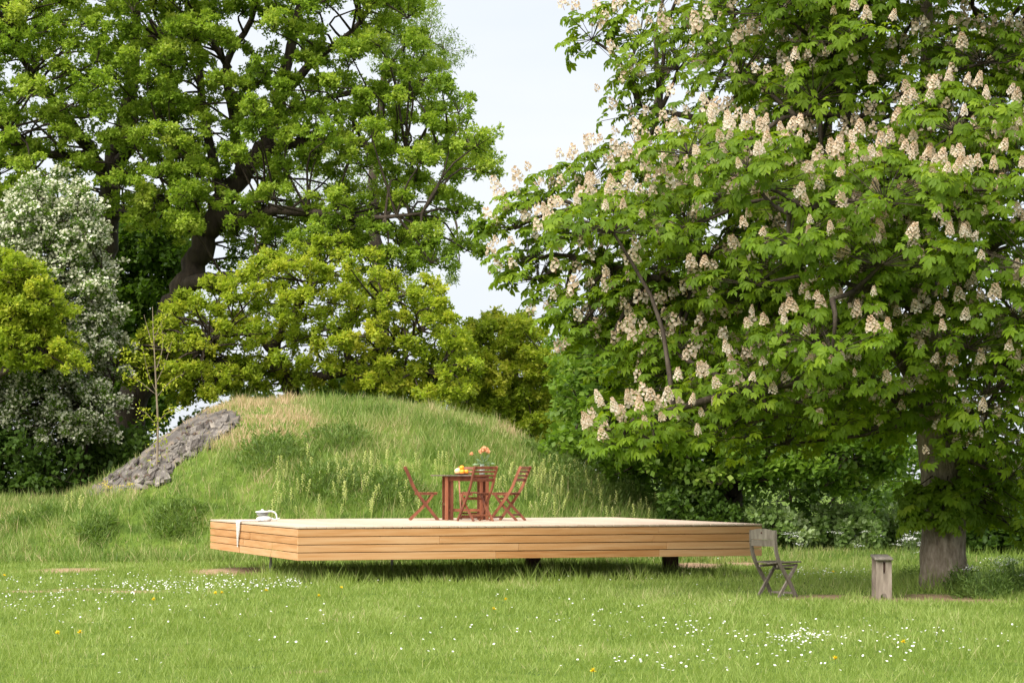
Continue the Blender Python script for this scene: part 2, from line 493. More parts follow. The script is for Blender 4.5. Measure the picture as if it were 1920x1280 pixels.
def build_ground():
    xs = np.concatenate([np.linspace(-400, -40, 10)[:-1], np.linspace(-40, -16, 13)[:-1], np.linspace(-16, 13, 110), np.linspace(13, 40, 14)[1:], np.linspace(40, 400, 10)[1:]])
    ys = np.concatenate([np.linspace(-30, 15, 12)[:-1], np.linspace(15, 66, 170), np.linspace(66, 140, 24)[1:], np.linspace(140, 900, 14)[1:]])
    X, Y = np.meshgrid(xs, ys)
    Z = terr(X, Y)
    V = np.stack([X, Y, Z], -1).reshape(-1, 3)
    nx, ny = len(xs), len(ys)
    i = (np.arange(ny - 1)[:, None] * nx + np.arange(nx - 1)[None, :]).ravel()
    T = np.concatenate([np.stack([i, i + 1, i + nx + 1], 1), np.stack([i, i + nx + 1, i + nx], 1)])
    m = mesh_tris('ground', V, T, soil_mask(V[:, 0], V[:, 1]), True)
    mat, n, l, out = newmat('turf_and_soil')
    tcn = n.new('ShaderNodeTexCoord')
    nz1 = n.new('ShaderNodeTexNoise'); nz1.inputs['Scale'].default_value = 2.5; nz1.inputs['Detail'].default_value = 8
    l.new(tcn.outputs['Object'], nz1.inputs['Vector'])
    g = ramp(n, [(0.3, (0.05, 0.085, 0.014)), (0.55, (0.10, 0.155, 0.022)), (0.75, (0.17, 0.19, 0.05))]); l.new(nz1.outputs['Fac'], g.inputs[0])
    nz2 = n.new('ShaderNodeTexNoise'); nz2.inputs['Scale'].default_value = 9; nz2.inputs['Detail'].default_value = 8
    l.new(tcn.outputs['Object'], nz2.inputs['Vector'])
    s = ramp(n, [(0.3, (0.20, 0.125, 0.075)), (0.7, (0.42, 0.29, 0.19))]); l.new(nz2.outputs['Fac'], s.inputs[0])
    at = n.new('ShaderNodeAttribute'); at.attribute_name = 'tint'
    mxn = n.new('ShaderNodeMix'); mxn.data_type = 'RGBA'
    l.new(at.outputs['Fac'], mxn.inputs['Factor']); l.new(g.outputs[0], mxn.inputs['A']); l.new(s.outputs[0], mxn.inputs['B'])
    p = n.new('ShaderNodeBsdfPrincipled'); p.inputs['Roughness'].default_value = 0.95; p.inputs['Specular IOR Level'].default_value = 0.1
    l.new(mxn.outputs['Result'], p.inputs['Base Color'])
    b = n.new('ShaderNodeBump'); b.inputs['Strength'].default_value = 0.6; b.inputs['Distance'].default_value = 0.05
    l.new(nz2.outputs['Fac'], b.inputs['Height']); l.new(b.outputs[0], p.inputs['Normal'])
    l.new(p.outputs[0], out.inputs['Surface'])
    o = obj('ground', m, mat, kind='structure')
    return o


build_ground()

# ------------------------------------------------------------------ timber deck
DA = R(18.0)
DO = np.array([-3.04, 36.3, 0.0])
DU = np.array([math.cos(DA), math.sin(DA), 0]); DV = np.array([-math.sin(DA), math.cos(DA), 0])
DL, DW, DZ, DT = 7.15, 6.3, 0.817, 0.486     # length, depth, top height, apron height


def deck_pt(u, v, z=DZ):
    return DO + DU * u + DV * v + np.array([0, 0, z])


def deck_uv(x, y):
    dx = np.asarray(x) - DO[0]; dy = np.asarray(y) - DO[1]
    return dx * DU[0] + dy * DU[1], dx * DV[0] + dy * DV[1]


deck = thing('timber_deck', 'new larch timber deck raised above the lawn before the mound', 'deck', DO, DA)
nb = 51
bw = DL / nb
for i in range(nb):
    w = bw - 0.011
    m = box_mesh('plank', w, DW + 0.012 + random.uniform(-0.002, 0.004), 0.028, 0.004)
    obj('plank', m, M['larch_top'], deck, ((i + 0.5) * bw, DW / 2 + random.uniform(-.003, .003), DZ - 0.014))
row_h = (DT - 0.034) / 4
ztop = DZ - 0.034
for side in ('front', 'left', 'right', 'back'):
    L = DL if side in ('front', 'back') else DW
    for k in range(4):
        zc = ztop - (k + 0.5) * row_h
        joints = [0.0]
        if side == 'front':
            joints += {0: [5.48], 1: [2.1, 5.40], 2: [3.3, 5.62], 3: [2.95, 5.50]}[k]
        elif side == 'left':
            joints += {0: [], 1: [3.2], 2: [3.7], 3: [3.96]}[k]
        else:
            joints += [L * (0.3 + 0.13 * k)]
        joints.append(L)
        for a, b in zip(joints, joints[1:]):
            ln = b - a - 0.003
            if side in ('left', 'right'): ln -= 0.052 if (a == 0.0 or b == L) else 0
            m = box_mesh('cladding_board', ln, 0.026 + random.uniform(0, 0.003), row_h - random.uniform(0.008, 0.013), 0.003)
            mid = (a + b) / 2
            if side == 'front': obj('cladding_board', m, M['larch'], deck, (mid, 0.013, zc))
            elif side == 'back': obj('cladding_board', m, M['larch'], deck, (mid, DW - 0.013, zc), math.pi)
            elif side == 'left': obj('cladding_board', m, M['larch'], deck, (0.013, mid, zc), -math.pi / 2)
            else: obj('cladding_board', m, M['larch'], deck, (DL - 0.013, mid, zc), math.pi / 2)
zj = ztop - 0.12
for u in np.linspace(0.35, DL - 0.35, 8):
    obj('joist', box_mesh('joist', 0.07, DW - 0.12, 0.20, 0), M['joist'], deck, (u, DW / 2, zj))
for v in (1.34, 4.43):
    obj('beam', box_mesh('beam', DL - 0.2, 0.14, 0.18, 0), M['joist'], deck, (DL / 2, v, zj - 0.19))
for u, v in ((6.2, 1.34), (5.0, 4.43)):
    obj('post', box_mesh('post', 0.20, 0.20, zj - 0.28 + 0.12, 0.006), M['post'], deck, (u, v, (zj - 0.28) / 2 - 0.06))
for u, v in ((0.6, 4.43), (2.6, 4.43)):
    a = Acc(); tube(a, [(0, 0, -0.1), (0, 0, zj - 0.275)], [0.022, 0.022], 10, 2)
    obj('steel_prop', a.mesh('steel_prop'), M['steel'], deck, (u, v, 0))


# ------------------------------------------------------------------ folding chairs and table on the deck
def folding_chair(label, loc, rz):
    t = thing('folding_chair', label, 'chair', loc, rz, None)
    W2 = 0.205
    up = bar_outline([(-0.333, 0.87), (-0.262, 0.72), (-0.196, 0.56), (-0.123, 0.44), (0.0, 0.268), (0.21, 0.0)], 0.044)
    lg = bar_outline([(0.125, 0.415), (0.0, 0.255), (-0.254, 0.0)], 0.040)
    mu = prism_mesh('upright', up, 0.022, 'xz', 0.004); ml = prism_mesh('leg', lg, 0.022, 'xz', 0.004)
    for s in (-1, 1):
        obj('upright', mu, M['red_wood'], t, (0, s * W2, 0))
        obj('leg', ml, M['red_wood'], t, (0, s * (W2 - 0.026), 0))
        obj('seat_rail', prism_mesh('seat_rail', bar_outline([(-0.165, 0.425), (0.19, 0.425)], 0.03), 0.02, 'xz', 0.003), M['red_wood'], t, (0, s * (W2 - 0.05), 0))
    for k, (z, h) in enumerate(((0.845, 0.050), (0.785, 0.034), (0.722, 0.034), (0.655, 0.050))):
        x = np.interp(z, [0.56, 0.72, 0.87], [-0.196, -0.262, -0.333])
        o = obj('back_slat', box_mesh('back_slat', 0.014, 2 * W2 - 0.022, h, 0.003), M['red_wood'], t, (x, 0, z))
        o.rotation_euler = (0, -0.42, 0)
    for k in range(6):
        obj('seat_slat', box_mesh('seat_slat', 0.050, 2 * W2 - 0.09 if k < 2 else 2 * W2 - 0.06, 0.014, 0.003), M['red_wood'], t, (-0.14 + k * 0.0625, 0, 0.447))
    a = box_mesh('stretcher', 0.02, 2 * W2 - 0.02, 0.032, 0.003)
    obj('stretcher', a, M['red_wood'], t, (0.165, 0, 0.055))
    b = box_mesh('stretcher', 0.02, 2 * W2 - 0.07, 0.03, 0.003)
    obj('stretcher', b, M['red_wood'], t, (-0.16, 0, 0.095))
    obj('stretcher', b, M['red_wood'], t, (0.075, 0, 0.352))
    return t


def onDeck(px, D):
    return ((px - 960) * D / F, D, DZ)


folding_chair('red-brown folding chair whose back is to the concrete slab, facing the table end', onDeck(797, 41.6), R(4))
folding_chair('red-brown folding chair with four back slats facing the lawn bench, partly hiding the table', onDeck(891, 40.75), R(122))
folding_chair('red-brown folding chair whose back is to the chestnut tree, facing the table', onDeck(950, 41.2), R(157))
folding_chair('red-brown folding chair on the mound side of the table, mostly hidden', onDeck(886, 42.55), R(-84))

tb = thing('garden_table', 'red-brown slatted gateleg garden table with grey top', 'table', onDeck(868, 41.75), R(6))
TL, TW, TH = 0.98, 0.74, 0.735
for k in range(9):
    obj('top_slat', box_mesh('top_slat', TL - abs(k - 4) * 0.004, TW / 9 - 0.008, 0.02, 0.003), M['grey_wood'] if k not in (4, 8) else M['red_wood'], tb, (-0.02, (k - 4) * TW / 9, TH - 0.01))  # top slats grey apart from two red-brown ones
for x in (-0.29, -0.20, 0.28, 0.37):
    for y in ((-0.29, 0.29) if x not in (-0.20, 0.28) else (-0.22, 0.22)):
        obj('leg', box_mesh('leg', 0.052, 0.046, TH - 0.022, 0.004), M['red_wood'], tb, (x, y, (TH - 0.022) / 2))
for y in (-0.22, 0.22):
    obj('apron', box_mesh('apron', 0.70, 0.022, 0.075, 0.003), M['red_wood'], tb, (0.04, y + (0.036 if y > 0 else -0.036), TH - 0.06))
    obj('stretcher', box_mesh('stretcher', 0.56, 0.022, 0.045, 0.003), M['red_wood'], tb, (0.04, y * 0.82, 0.16))
for x in (-0.29, 0.37):
    obj('stretcher', box_mesh('stretcher', 0.03, 0.53, 0.04, 0.003), M['red_wood'], tb, (x, 0, 0.26))

TT = DZ + TH
pl = obj('fruit_plate', lathe_mesh('fruit_plate', [(0.05, 0), (0.09, 0.003), (0.135, 0.022), (0.14, 0.026), (0.13, 0.024), (0.085, 0.010), (0.01, 0.008)], 28), M['plate'], None, (*onDeck(866, 41.75)[:2], TT))
tag(pl, 'shallow terracotta plate under the fruit on the garden table', 'plate')


def fruit(name, label, cat, mat, px, D, dz, r, sz=0.94):
    prof = [(max(r * math.sin(a), 0.0008), -r * sz * math.cos(a) + r * sz) for a in np.linspace(0.02, math.pi - 0.02, 14)]
    prof[-1] = (0.003, prof[-1][1] - r * 0.05)
    o = obj(name, lathe_mesh(name, prof, 22), mat, None, ((px - 960) * D / F, D, TT + dz))
    return tag(o, label, cat)


fruit('melon', 'pale yellow round fruit beside the oranges on the plate', 'fruit', M['melon'], 858.5, 41.76, 0.0105, 0.056, 0.9)
fruit('orange', 'orange fruit on the plate touching the pale yellow fruit', 'fruit', M['orange'], 867, 41.68, 0.0105, 0.042)
fruit('orange', 'orange fruit at the plate edge next to the folding chair back', 'fruit', M['orange'], 874, 41.74, 0.0125, 0.040)
fruit('orange', 'orange fruit resting on top of the other fruit', 'fruit', M['orange'], 866, 41.745, 0.078, 0.041)

vx, vD = (904 - 960) * 41.85 / F, 41.85
vs = thing('flower_vase', 'glass vase of peach flowers standing on the garden table', 'vase', (vx, vD, TT))
obj('vase_body', lathe_mesh('vase_body', [(0.034, 0), (0.046, 0.01), (0.050, 0.06), (0.042, 0.12), (0.034, 0.15), (0.040, 0.175), (0.037, 0.175), (0.031, 0.15), (0.038, 0.12), (0.045, 0.06), (0.04, 0.015), (0.006, 0.012)], 24), M['vase'], vs)


def petal_ball(r, n, seed):
    g = np.random.default_rng(seed)
    d = nrm(g.normal(0, 1, (n, 3)) + np.array([0, 0, 0.3]))
    tv = np.array([(0, -.25, 0), (0, .25, 0), (.55, -.5, .12), (.55, .5, .12), (1, 0, -.05)]); tt = np.array([(0, 2, 1), (1, 2, 3), (2, 4, 3)])
    ax = nrm(np.cross(d, g.normal(0, 1, (n, 3))) * 0.8 + np.array([0, 0, 0.8]) + d * 0.4)
    a = Acc(); a.add(*bake(tv, tt, d * r * 0.55 - np.array([0, 0, r * .3]), ax, d, r * 0.95, g.random(n)))
    return a.mesh('flower_head')


for k, (dx, dy, dz, r) in enumerate([(0.015, 0.0, 0.40, 0.055), (0.075, 0.03, 0.415, 0.045), (0.035, -0.04, 0.43, 0.05), (0.095, -0.02, 0.385, 0.04), (-0.175, 0.02, 0.345, 0.036), (-0.03, 0.03, 0.38, 0.04)]):
    a = Acc(); tube(a, [(0, 0, 0.03), (dx * .3, dy * .3, 0.18), (dx, dy, dz - r * .5)], [0.004, 0.004, 0.003], 5)
    st = obj('flower_stem', a.mesh('flower_stem'), M['stem'], vs)
    obj('flower_head', petal_ball(r * .78, 40, k), M['petal_orange'], st, (dx, dy, dz))
g = np.random.default_rng(3)
lt_v = np.array([(0, 0, 0), (.45, -.28, .05), (.45, .28, .05), (1, 0, -.12), (.45, 0, -.02)]); lt_t = np.array([(0, 1, 4), (0, 4, 2), (1, 3, 4), (4, 3, 2)])
nl = 46
d = nrm(g.normal(0, 1, (nl, 3)) * [1, 1, .5] + [0.1, 0, .5])
a = Acc(); a.add(*bake(lt_v, lt_t, np.array([0.01, 0, 0.17]) + d * g.uniform(0.02, 0.13, (nl, 1)), d, np.array([0, 0, 1.0]) + g.normal(0, .5, (nl, 3)), g.uniform(0.06, 0.1, nl), g.random(nl)))
M['vase_leaf'] = leaf_mat('grey_green_leaves', [(0, (0.14, 0.22, 0.11)), (1, (0.30, 0.40, 0.25))], 0.3)
obj('leaves', a.mesh('leaves'), M['vase_leaf'], vs, kind='stuff')

# small white pot near the deck's left edge
D0 = 40.6
pot = thing('lidded_pot', 'small white and grey lidded container with curved handle standing on the deck', 'container', ((495 - 960) * D0 / F, D0, DZ), R(10))
obj('pot_body', lathe_mesh('pot_body', [(0.085, 0.0), (0.115, 0.012), (0.128, 0.035), (0.112, 0.06), (0.078, 0.078), (0.07, 0.085)], 28), M['enamel'], pot)
obj('pot_collar', lathe_mesh('pot_collar', [(0.066, 0.085), (0.085, 0.10), (0.10, 0.135), (0.09, 0.14)], 28), M['grey_enamel'], pot, (-0.025, 0, 0))
obj('lid', lathe_mesh('lid', [(0.10, 0.14), (0.118, 0.143), (0.112, 0.155), (0.05, 0.168), (0.018, 0.172), (0.02, 0.186), (0.012, 0.192)], 28), M['enamel'], pot, (-0.025, 0, 0))
a = Acc(); tube(a, [(0.06, 0, 0.158), (0.13, -0.01, 0.155), (0.185, -0.015, 0.12), (0.20, -0.02, 0.06), (0.20, -0.02, 0.012)], [0.014, 0.014, 0.013, 0.012, 0.010], 8)
obj('handle', a.mesh('handle', smooth=True), M['enamel'], pot)
a = Acc(); tube(a, [(0.12, -0.02, 0.045), (0.155, -0.03, 0.03), (0.20, -0.03, 0.035), (0.25, -0.02, 0.05)], [0.016, 0.012, 0.010, 0.008], 7)
obj('spout', a.mesh('spout', smooth=True), M['enamel'], pot)


# white cloth over the left edge
def cloth_strip():
    # section in deck coordinates: lies on the boards, bends over the edge, hangs and tapers
    path = [(0.42, 0.006), (0.25, 0.012), (0.08, 0.008), (-0.006, 0.004), (-0.014, -0.03), (-0.016, -0.12), (-0.018, -0.24), (-0.017, -0.33), (-0.016, -0.395)]
    wid = [(-0.13, 0.16), (-0.15, 0.17), (-0.15, 0.15), (-0.16, 0.14), (-0.15, 0.13), (-0.13, 0.10), (-0.06, 0.06), (-0.02, 0.04), (0.0, 0.02)]
    P = spline(np.array([(a, 0, b) for a, b in path]), 30)
    k = np.linspace(0, len(path) - 1, 30)
    w0 = np.interp(k, range(len(wid)), [w[0] for w in wid]); w1 = np.interp(k, range(len(wid)), [w[1] for w in wid])
    nc = 12
    bm = bmesh.new(); G = []
    for i in range(30):
        row = []
        for j in range(nc):
            t = j / (nc - 1)
            y = 1.3 * (w0[i] * (1 - t) + w1[i] * t)
            fold = 0.008 * math.sin(t * 15 + i * 0.12) + 0.006
            x, z = P[i][0], P[i][2]
            if i > 11: x -= fold
            else: z += fold * 0.8
            row.append(bm.verts.new((x, y, z + (0.004 if i <= 11 else 0))))
        G.append(row)
    for i in range(29):
        for j in range(nc - 1):
            bm.faces.new((G[i][j], G[i][j + 1], G[i + 1][j + 1], G[i + 1][j]))
    geo = bmesh.ops.solidify(bm, geom=list(bm.faces), thickness=0.003)
    return bm_mesh('white_cloth', bm, True)


cl = obj('white_cloth', cloth_strip(), M['cloth'], None, deck_pt(0, 4.0), DA)
tag(cl, 'narrow white cloth hanging over the edge of the timber deck', 'cloth')


# ------------------------------------------------------------------ weathered chair and bench on the lawn
def lawn_chair():
    b = ground_px(1457, 1117)
    t = thing('weathered_chair', 'grey weathered wooden folding chair standing on the lawn by the deck', 'chair', (b[0], b[1], b[2]), R(42))
    W2 = 0.205
    up = bar_outline([(-0.265, 0.86), (-0.262, 0.70), (-0.235, 0.56), (-0.17, 0.43), (-0.06, 0.28), (0.02, 0.18), (0.15, -0.02)], 0.046)
    lg = bar_outline([(0.17, 0.405), (0.0, 0.205), (-0.185, -0.02)], 0.042)
    mu = prism_mesh('upright', up, 0.026, 'xz', 0.005); ml = prism_mesh('leg', lg, 0.024, 'xz', 0.005)
    for s in (-1, 1):
        obj('upright', mu, M['grey_wood'], t, (0, s * W2, 0)); obj('leg', ml, M['grey_wood'], t, (0, s * (W2 - 0.03), 0))
        obj('seat_rail', prism_mesh('seat_rail', bar_outline([(-0.17, 0.40), (0.22, 0.412)], 0.03), 0.022, 'xz', 0.003), M['grey_wood'], t, (0, s * (W2 - 0.055), 0))
    # curved back boards: the upper one arched, a dark disc painting its grip hole's shade
    n = 14
    for name, z0, z1, arch, hole in (('back_board', 0.742, 0.845, 0.035, True), ('back_board', 0.655, 0.738, 0.0, False)):
        bm = bmesh.new(); rows = []
        for i in range(n + 1):
            y = (i / n - 0.5) * (2 * W2 + 0.02)
            q = 1 - (2 * i / n - 1) ** 2
            x = -0.268 - 0.02 * q
            rows.append([bm.verts.new((x + dx, y, z)) for dx, z in ((-0.009, z0), (0.009, z0), (0.009, z1 + arch * q), (-0.009, z1 + arch * q))])
        for a_, b_ in zip(rows, rows[1:]):
            for k in range(4):
                bm.faces.new((a_[k], a_[(k + 1) % 4], b_[(k + 1) % 4], b_[k]))
        bm.faces.new(rows[0]); bm.faces.new(rows[-1][::-1])
        bb = obj(name, bm_mesh(name, bm), M['grey_wood'], t)
        if hole:
            hm = lathe_mesh('grip_shade_disc', [(0.013, 0), (0.014, 0.002), (0.013, 0.004)], 12)  # dark disc on the uncut board, standing in for the hole's shade
            h_ = obj('grip_shade_disc', hm, M['post'], bb, (-0.2985, 0.0, 0.825)); h_.rotation_euler = (0, math.pi / 2, 0)
    ns = 7
    for k in range(ns):
        obj('seat_slat', box_mesh('seat_slat', 0.41, 0.054, 0.02, 0.004), M['grey_wood'], t, (0.035, (k - 3) * 0.058, 0.433 + 0.006 * abs(k - 3)))
    obj('stretcher', box_mesh('stretcher', 0.022, 0.4, 0.03, 0.003), M['grey_wood'], t, (0.105, 0, 0.055))
    obj('stretcher', box_mesh('stretcher', 0.022, 0.35, 0.03, 0.003), M['grey_wood'], t, (0.125, 0, 0.362))
    return t


lawn_chair()


def bench():
    b = ground_px(1657, 1126)
    t = thing('wooden_bench', 'narrow grey plank bench standing end-on beside the chestnut trunk', 'bench', tuple(b), R(-5.6))
    hw, zt = 0.098, 0.500
    out = [(-hw, -0.03), (-0.036, -0.03), (-0.036, 0.05), (-0.030, 0.072), (-0.016, 0.088), (0.004, 0.094), (0.024, 0.086), (0.036, 0.07), (0.040, 0.05), (0.040, -0.03), (hw + 0.004, -0.03), (hw, zt), (0.022, zt), (0.020, zt - 0.17), (-0.006, zt - 0.17), (-0.006, zt), (-hw + 0.004, zt)]
    m = prism_mesh('leg_board', out, 0.036, 'xz', 0)
    obj('leg_board', m, M['bench_wood'], t, (0, 0.03, 0)); obj('leg_board', m, M['bench_wood'], t, (0, 1.22, 0))
    s = obj('seat_board', box_mesh('seat_board', 0.222, 1.34, 0.036, 0.008), M['bench_top'], t, (0, 0.625, zt + 0.018))
    s = obj('stretcher', box_mesh('stretcher', 0.022, 1.18, 0.12, 0.003), M['post'], t, (0.007, 0.625, zt - 0.09))
    return t


bench()

# ------------------------------------------------------------------ concrete shell on the mound's left flank
SLAB = [(150, 934), (175, 916), (205, 896), (255, 853), (300, 812), (325, 794), (350, 780), (400, 776), (460, 778), (446, 800), (405, 826), (372, 852), (345, 864), (322, 892), (300, 910), (270, 917), (235, 920), (200, 927)]


def slab_points():
    xs = np.arange(-9.6, -4.6, 0.045); ys = np.arange(47.2, 56.2, 0.06)
    X, Y = np.meshgrid(xs, ys); Z = terr(X, Y)
    px, py = proj(np.stack([X, Y, Z], -1))
    ins = inpoly(px + (fbm(X * 4, Y * 4, 2) - .5) * 14, py + (fbm(X * 4 + 9, Y * 4, 2) - .5) * 10, SLAB)
    # ragged courses running along the slope
    c = (px * 0.60 + py * 0.80) / 13.0 + (fbm(X * 2.2, Y * 1.2, 3) - .5) * 3.0
    fr = c - np.floor(c)
    Zs = Z + 0.035 + 0.09 * fr * (fbm(X * 3, Y * 2, 2)) + 0.09 * (fbm(X * 9, Y * 7, 3) - .5)
    idx = -np.ones(X.shape, int); k = ins
    idx[k] = np.arange(k.sum())
    V = np.stack([X, Y, Zs], -1)[k]
    q = k[:-1, :-1] & k[1:, :-1] & k[:-1, 1:] & k[1:, 1:]
    a, b, c_, d_ = idx[:-1, :-1][q], idx[:-1, 1:][q], idx[1:, 1:][q], idx[1:, :-1][q]
    T = np.concatenate([np.stack([a, b, c_], 1), np.stack([a, c_, d_], 1)])
    return V, T


sv, st_ = slab_points()
# close the shell downwards so that it has thickness
n0 = len(sv)
low = sv.copy(); low[:, 2] -= 0.35
from collections import Counter
ed = Counter()
for t3 in st_:
    for i in range(3):
        ed[(int(t3[i]), int(t3[(i + 1) % 3]))] += 1
walls = []
for (a_, b_) in list(ed):
    if (b_, a_) not in ed:
        walls += [(b_, a_, a_ + n0), (b_, a_ + n0, b_ + n0)]
sh = thing('concrete_shell', 'weathered grey concrete shell laid bare on the flank of the mound', 'bunker', W3(300, 880, 50))
sb = np.array(sh.location)
obj('slab', mesh_tris('slab', np.vstack([sv, low]) - sb, np.vstack([st_, np.array(walls)]), None, False), M['concrete'], sh)


def rock_mesh(name, seed, r=1.0):
    g_ = np.random.default_rng(seed)
    bm = bmesh.new(); bmesh.ops.create_icosphere(bm, subdivisions=1, radius=r)
    for v in bm.verts: v.co = Vector((v.co.x * g_.uniform(.7, 1.3), v.co.y * g_.uniform(.7, 1.2), v.co.z * g_.uniform(.45, .8)))
    return bm_mesh(name, bm)


rocks = [rock_mesh('rubble_stone', k) for k in range(5)]
for k in range(22):
    e = random.random()
    if k < 15:   # along the lower edge
        ex, ey = np.interp(e, np.linspace(0, 1, 8), [450, 405, 372, 345, 322, 300, 250, 200]), np.interp(e, np.linspace(0, 1, 8), [796, 824, 850, 862, 890, 908, 918, 924])
    else:        # scattered ledges
        ex = random.uniform(215, 430); ey = np.interp(ex, [215, 300, 350, 430], [905, 850, 815, 793]) + random.uniform(-12, 26)
    p = hit(ex + random.uniform(-8, 8), ey + random.uniform(-5, 5), 44)
    o = obj('rubble_stone', rocks[k % 5], M['rubble'], sh, p - sb + np.array([0, 0, 0.08]))
    s = random.uniform(0.03, 0.085); o.scale = (s * 1.5, s, s * .7); o.rotation_euler = (random.uniform(-.4, .4), random.uniform(-.6, .2), random.uniform(0, 6))
def block_mesh(seed):
    g_ = np.random.default_rng(seed)
    bm = bmesh.new(); bmesh.ops.create_cube(bm, size=1.0)
    bmesh.ops.bevel(bm, geom=list(bm.edges), offset=0.10, segments=1, affect='EDGES')
    for v in bm.verts: v.co += Vector(g_.normal(0, .045, 3))
    return bm_mesh('concrete_block', bm)


blocks = [block_mesh(k) for k in range(6)]
A0, A1 = np.array([188.0, 912.0]), np.array([415.0, 786.0])
for row in range(7):
    u = random.uniform(0, .05)
    while u < 1.0:
        step = random.uniform(.028, .06)
        q = A0 + (A1 - A0) * (u + step / 2) + np.array([0.45, 0.9]) * (row * 8.5 - 1 + random.uniform(-2, 2))
        u += step
        if not inpoly(np.array(q[0]), np.array(q[1]), SLAB) or random.random() < 0.22 + 0.05 * row: continue
        p = hit(q[0], q[1], 44); e = 0.15
        gx = float(terr(p[0] + e, p[1]) - terr(p[0] - e, p[1])) / (2 * e); gy = float(terr(p[0], p[1] + e) - terr(p[0], p[1] - e)) / (2 * e)
        nv = Vector((-gx, -gy, 1)).normalized(); xv = Vector((1, 0, gx)).normalized(); yv = nv.cross(xv)
        ln = step * 3.1 * random.uniform(.75, 1.0); wd_ = random.uniform(.30, .55); th = random.uniform(.03, .075)
        o = obj('concrete_block', blocks[random.randrange(6)], M['concrete_block'], sh)
        rm = Matrix((xv, yv, nv)).transposed().to_4x4() @ Matrix.Rotation(random.gauss(0, .12), 4, 'Z') @ Matrix.Rotation(random.gauss(0, .035), 4, 'Y')
        o.matrix_local = Matrix.Translation(Vector(p - sb) + nv * (0.045 + random.uniform(-.02, .03))) @ rm @ Matrix.Diagonal((ln, wd_, th, 1))
# tar tongues: curled crusts standing proud of the concrete
for k, (tx, ty) in enumerate([(345, 818), (365, 820), (330, 828), (352, 806), (316, 838), (300, 850), (256, 900), (275, 897), (246, 884), (262, 876), (280, 868), (372, 800), (390, 796), (238, 905), (222, 898)]):
    pts = []
    for u in np.linspace(-1.1, 1.1, 7):
        p = hit(tx + 7 * math.sin(u) + random.uniform(-1, 1) + 3, ty - 9 * math.cos(u) + 8 + random.uniform(-1, 1), 44)
        pts.append(p - sb + np.array([0, -0.03, 0.06]))
    a = Acc(); tube(a, pts, [0.010, 0.018, 0.026, 0.016, 0.024, 0.016, 0.008], 6, wob=0.45)
    obj('tar_crust', a.mesh('tar_crust'), M['tar'], sh)

# ------------------------------------------------------------------ foliage engine
OAK_V = np.array([(.08, -.40, 0), (.08, .40, 0), (1, 0, -.10)]); OAK_T = np.array([(0, 2, 1)])
RHO_V = np.array([(0, 0, 0), (.5, -.30, .06), (.5, .30, .06), (1, 0, -.10)]); RHO_T = np.array([(0, 1, 3), (0, 3, 2)])
MAP_V = np.array([(0, 0, 0), (.5, -.46, .06), (1, 0, -.12), (.5, .46, .06)]); MAP_T = np.array([(0, 1, 2), (0, 2, 3)])


def puff_points(c, rad, nsub, ntuft, flat=0.7):
    """tuft positions and outward directions in an uneven puff of foliage"""
    d = nrm(rng.normal(0, 1, (nsub, 3)) + np.array([0, 0, 0.45]))
    q = rng.uniform(0.3, 1.4, (nsub, 1))
    sc = c + d * rad * q
    sr = rad * rng.uniform(0.8, 1.2, (nsub, 1)) * (0.58 - 0.24 * q)
    dd = nrm(rng.normal(0, 1, (nsub, ntuft, 3)) + np.array([0, 0, 0.5]))
    P = sc[:, None, :] + dd * sr[:, None, :] * rng.uniform(0.25, 1.15, (nsub, ntuft, 1)) ** 0.7
    return P.reshape(-1, 3), dd.reshape(-1, 3), np.repeat(rng.normal(0, 1, nsub), ntuft), sc


def leaves_at(acc, P, Dn, base, per, ln, wd, tv, tt, droop=0.0, tvar=0.1, spread=0.9):
    n = len(P)
    P2 = np.repeat(P, per, 0) + rng.normal(0, 0.45 * ln, (n * per, 3)); D2 = np.repeat(Dn, per, 0); B2 = np.repeat(base, per)
    ax = nrm(D2 * 0.7 + rng.normal(0, spread, (n * per, 3)) + np.array([0, 0, 0.15 - droop]))
    nr = np.array([0, 0, 1.0]) + D2 * 0.5 + rng.normal(0, 0.45, (n * per, 3))
    L = ln * rng.uniform(0.65, 1.25, n * per)
    S = np.stack([L, L * wd, L], 1)
    acc.add(*bake(tv, tt, P2 + ax * (L * 0.25)[:, None], ax, nr, S, np.clip(B2 + rng.normal(0, tvar, n * per), 0, 1)))


def twig_to(acc, a, b, r0, r1, sag=0.12, sides=5):
    m = (a + b) / 2 + rng.normal(0, 0.10, 3) * np.linalg.norm(b - a) + np.array([0, 0, sag * np.linalg.norm(b - a)])
    tube(acc, [a, m, b], [r0, (r0 + r1) / 2, r1], sides, 6 if sides > 4 else 3 if sides > 3 else 2, cap=False)


def poly_puffs(poly, D, spread, rpx, spacing, n=4000, gaps=(), depthfun=None):
    xs = [p[0] for p in poly]; ys = [p[1] for p in poly]
    out = []
    for _ in range(n):
        x = rng.uniform(min(xs), max(xs)); y = rng.uniform(min(ys), max(ys))
        if not inpoly(np.array(x), np.array(y), poly): continue
        if any(((x - gx) / ga) ** 2 + ((y - gy) / gb) ** 2 < 1 for gx, gy, ga, gb in gaps): continue
        d = D + rng.uniform(-1, 1) * spread
        if any((x - q[0]) ** 2 + ((y - q[1]) * 1.3) ** 2 + ((d - q[2]) * 40) ** 2 < spacing ** 2 for q in out): continue
        out.append((x, y, d, rng.uniform(*rpx)))
    return out


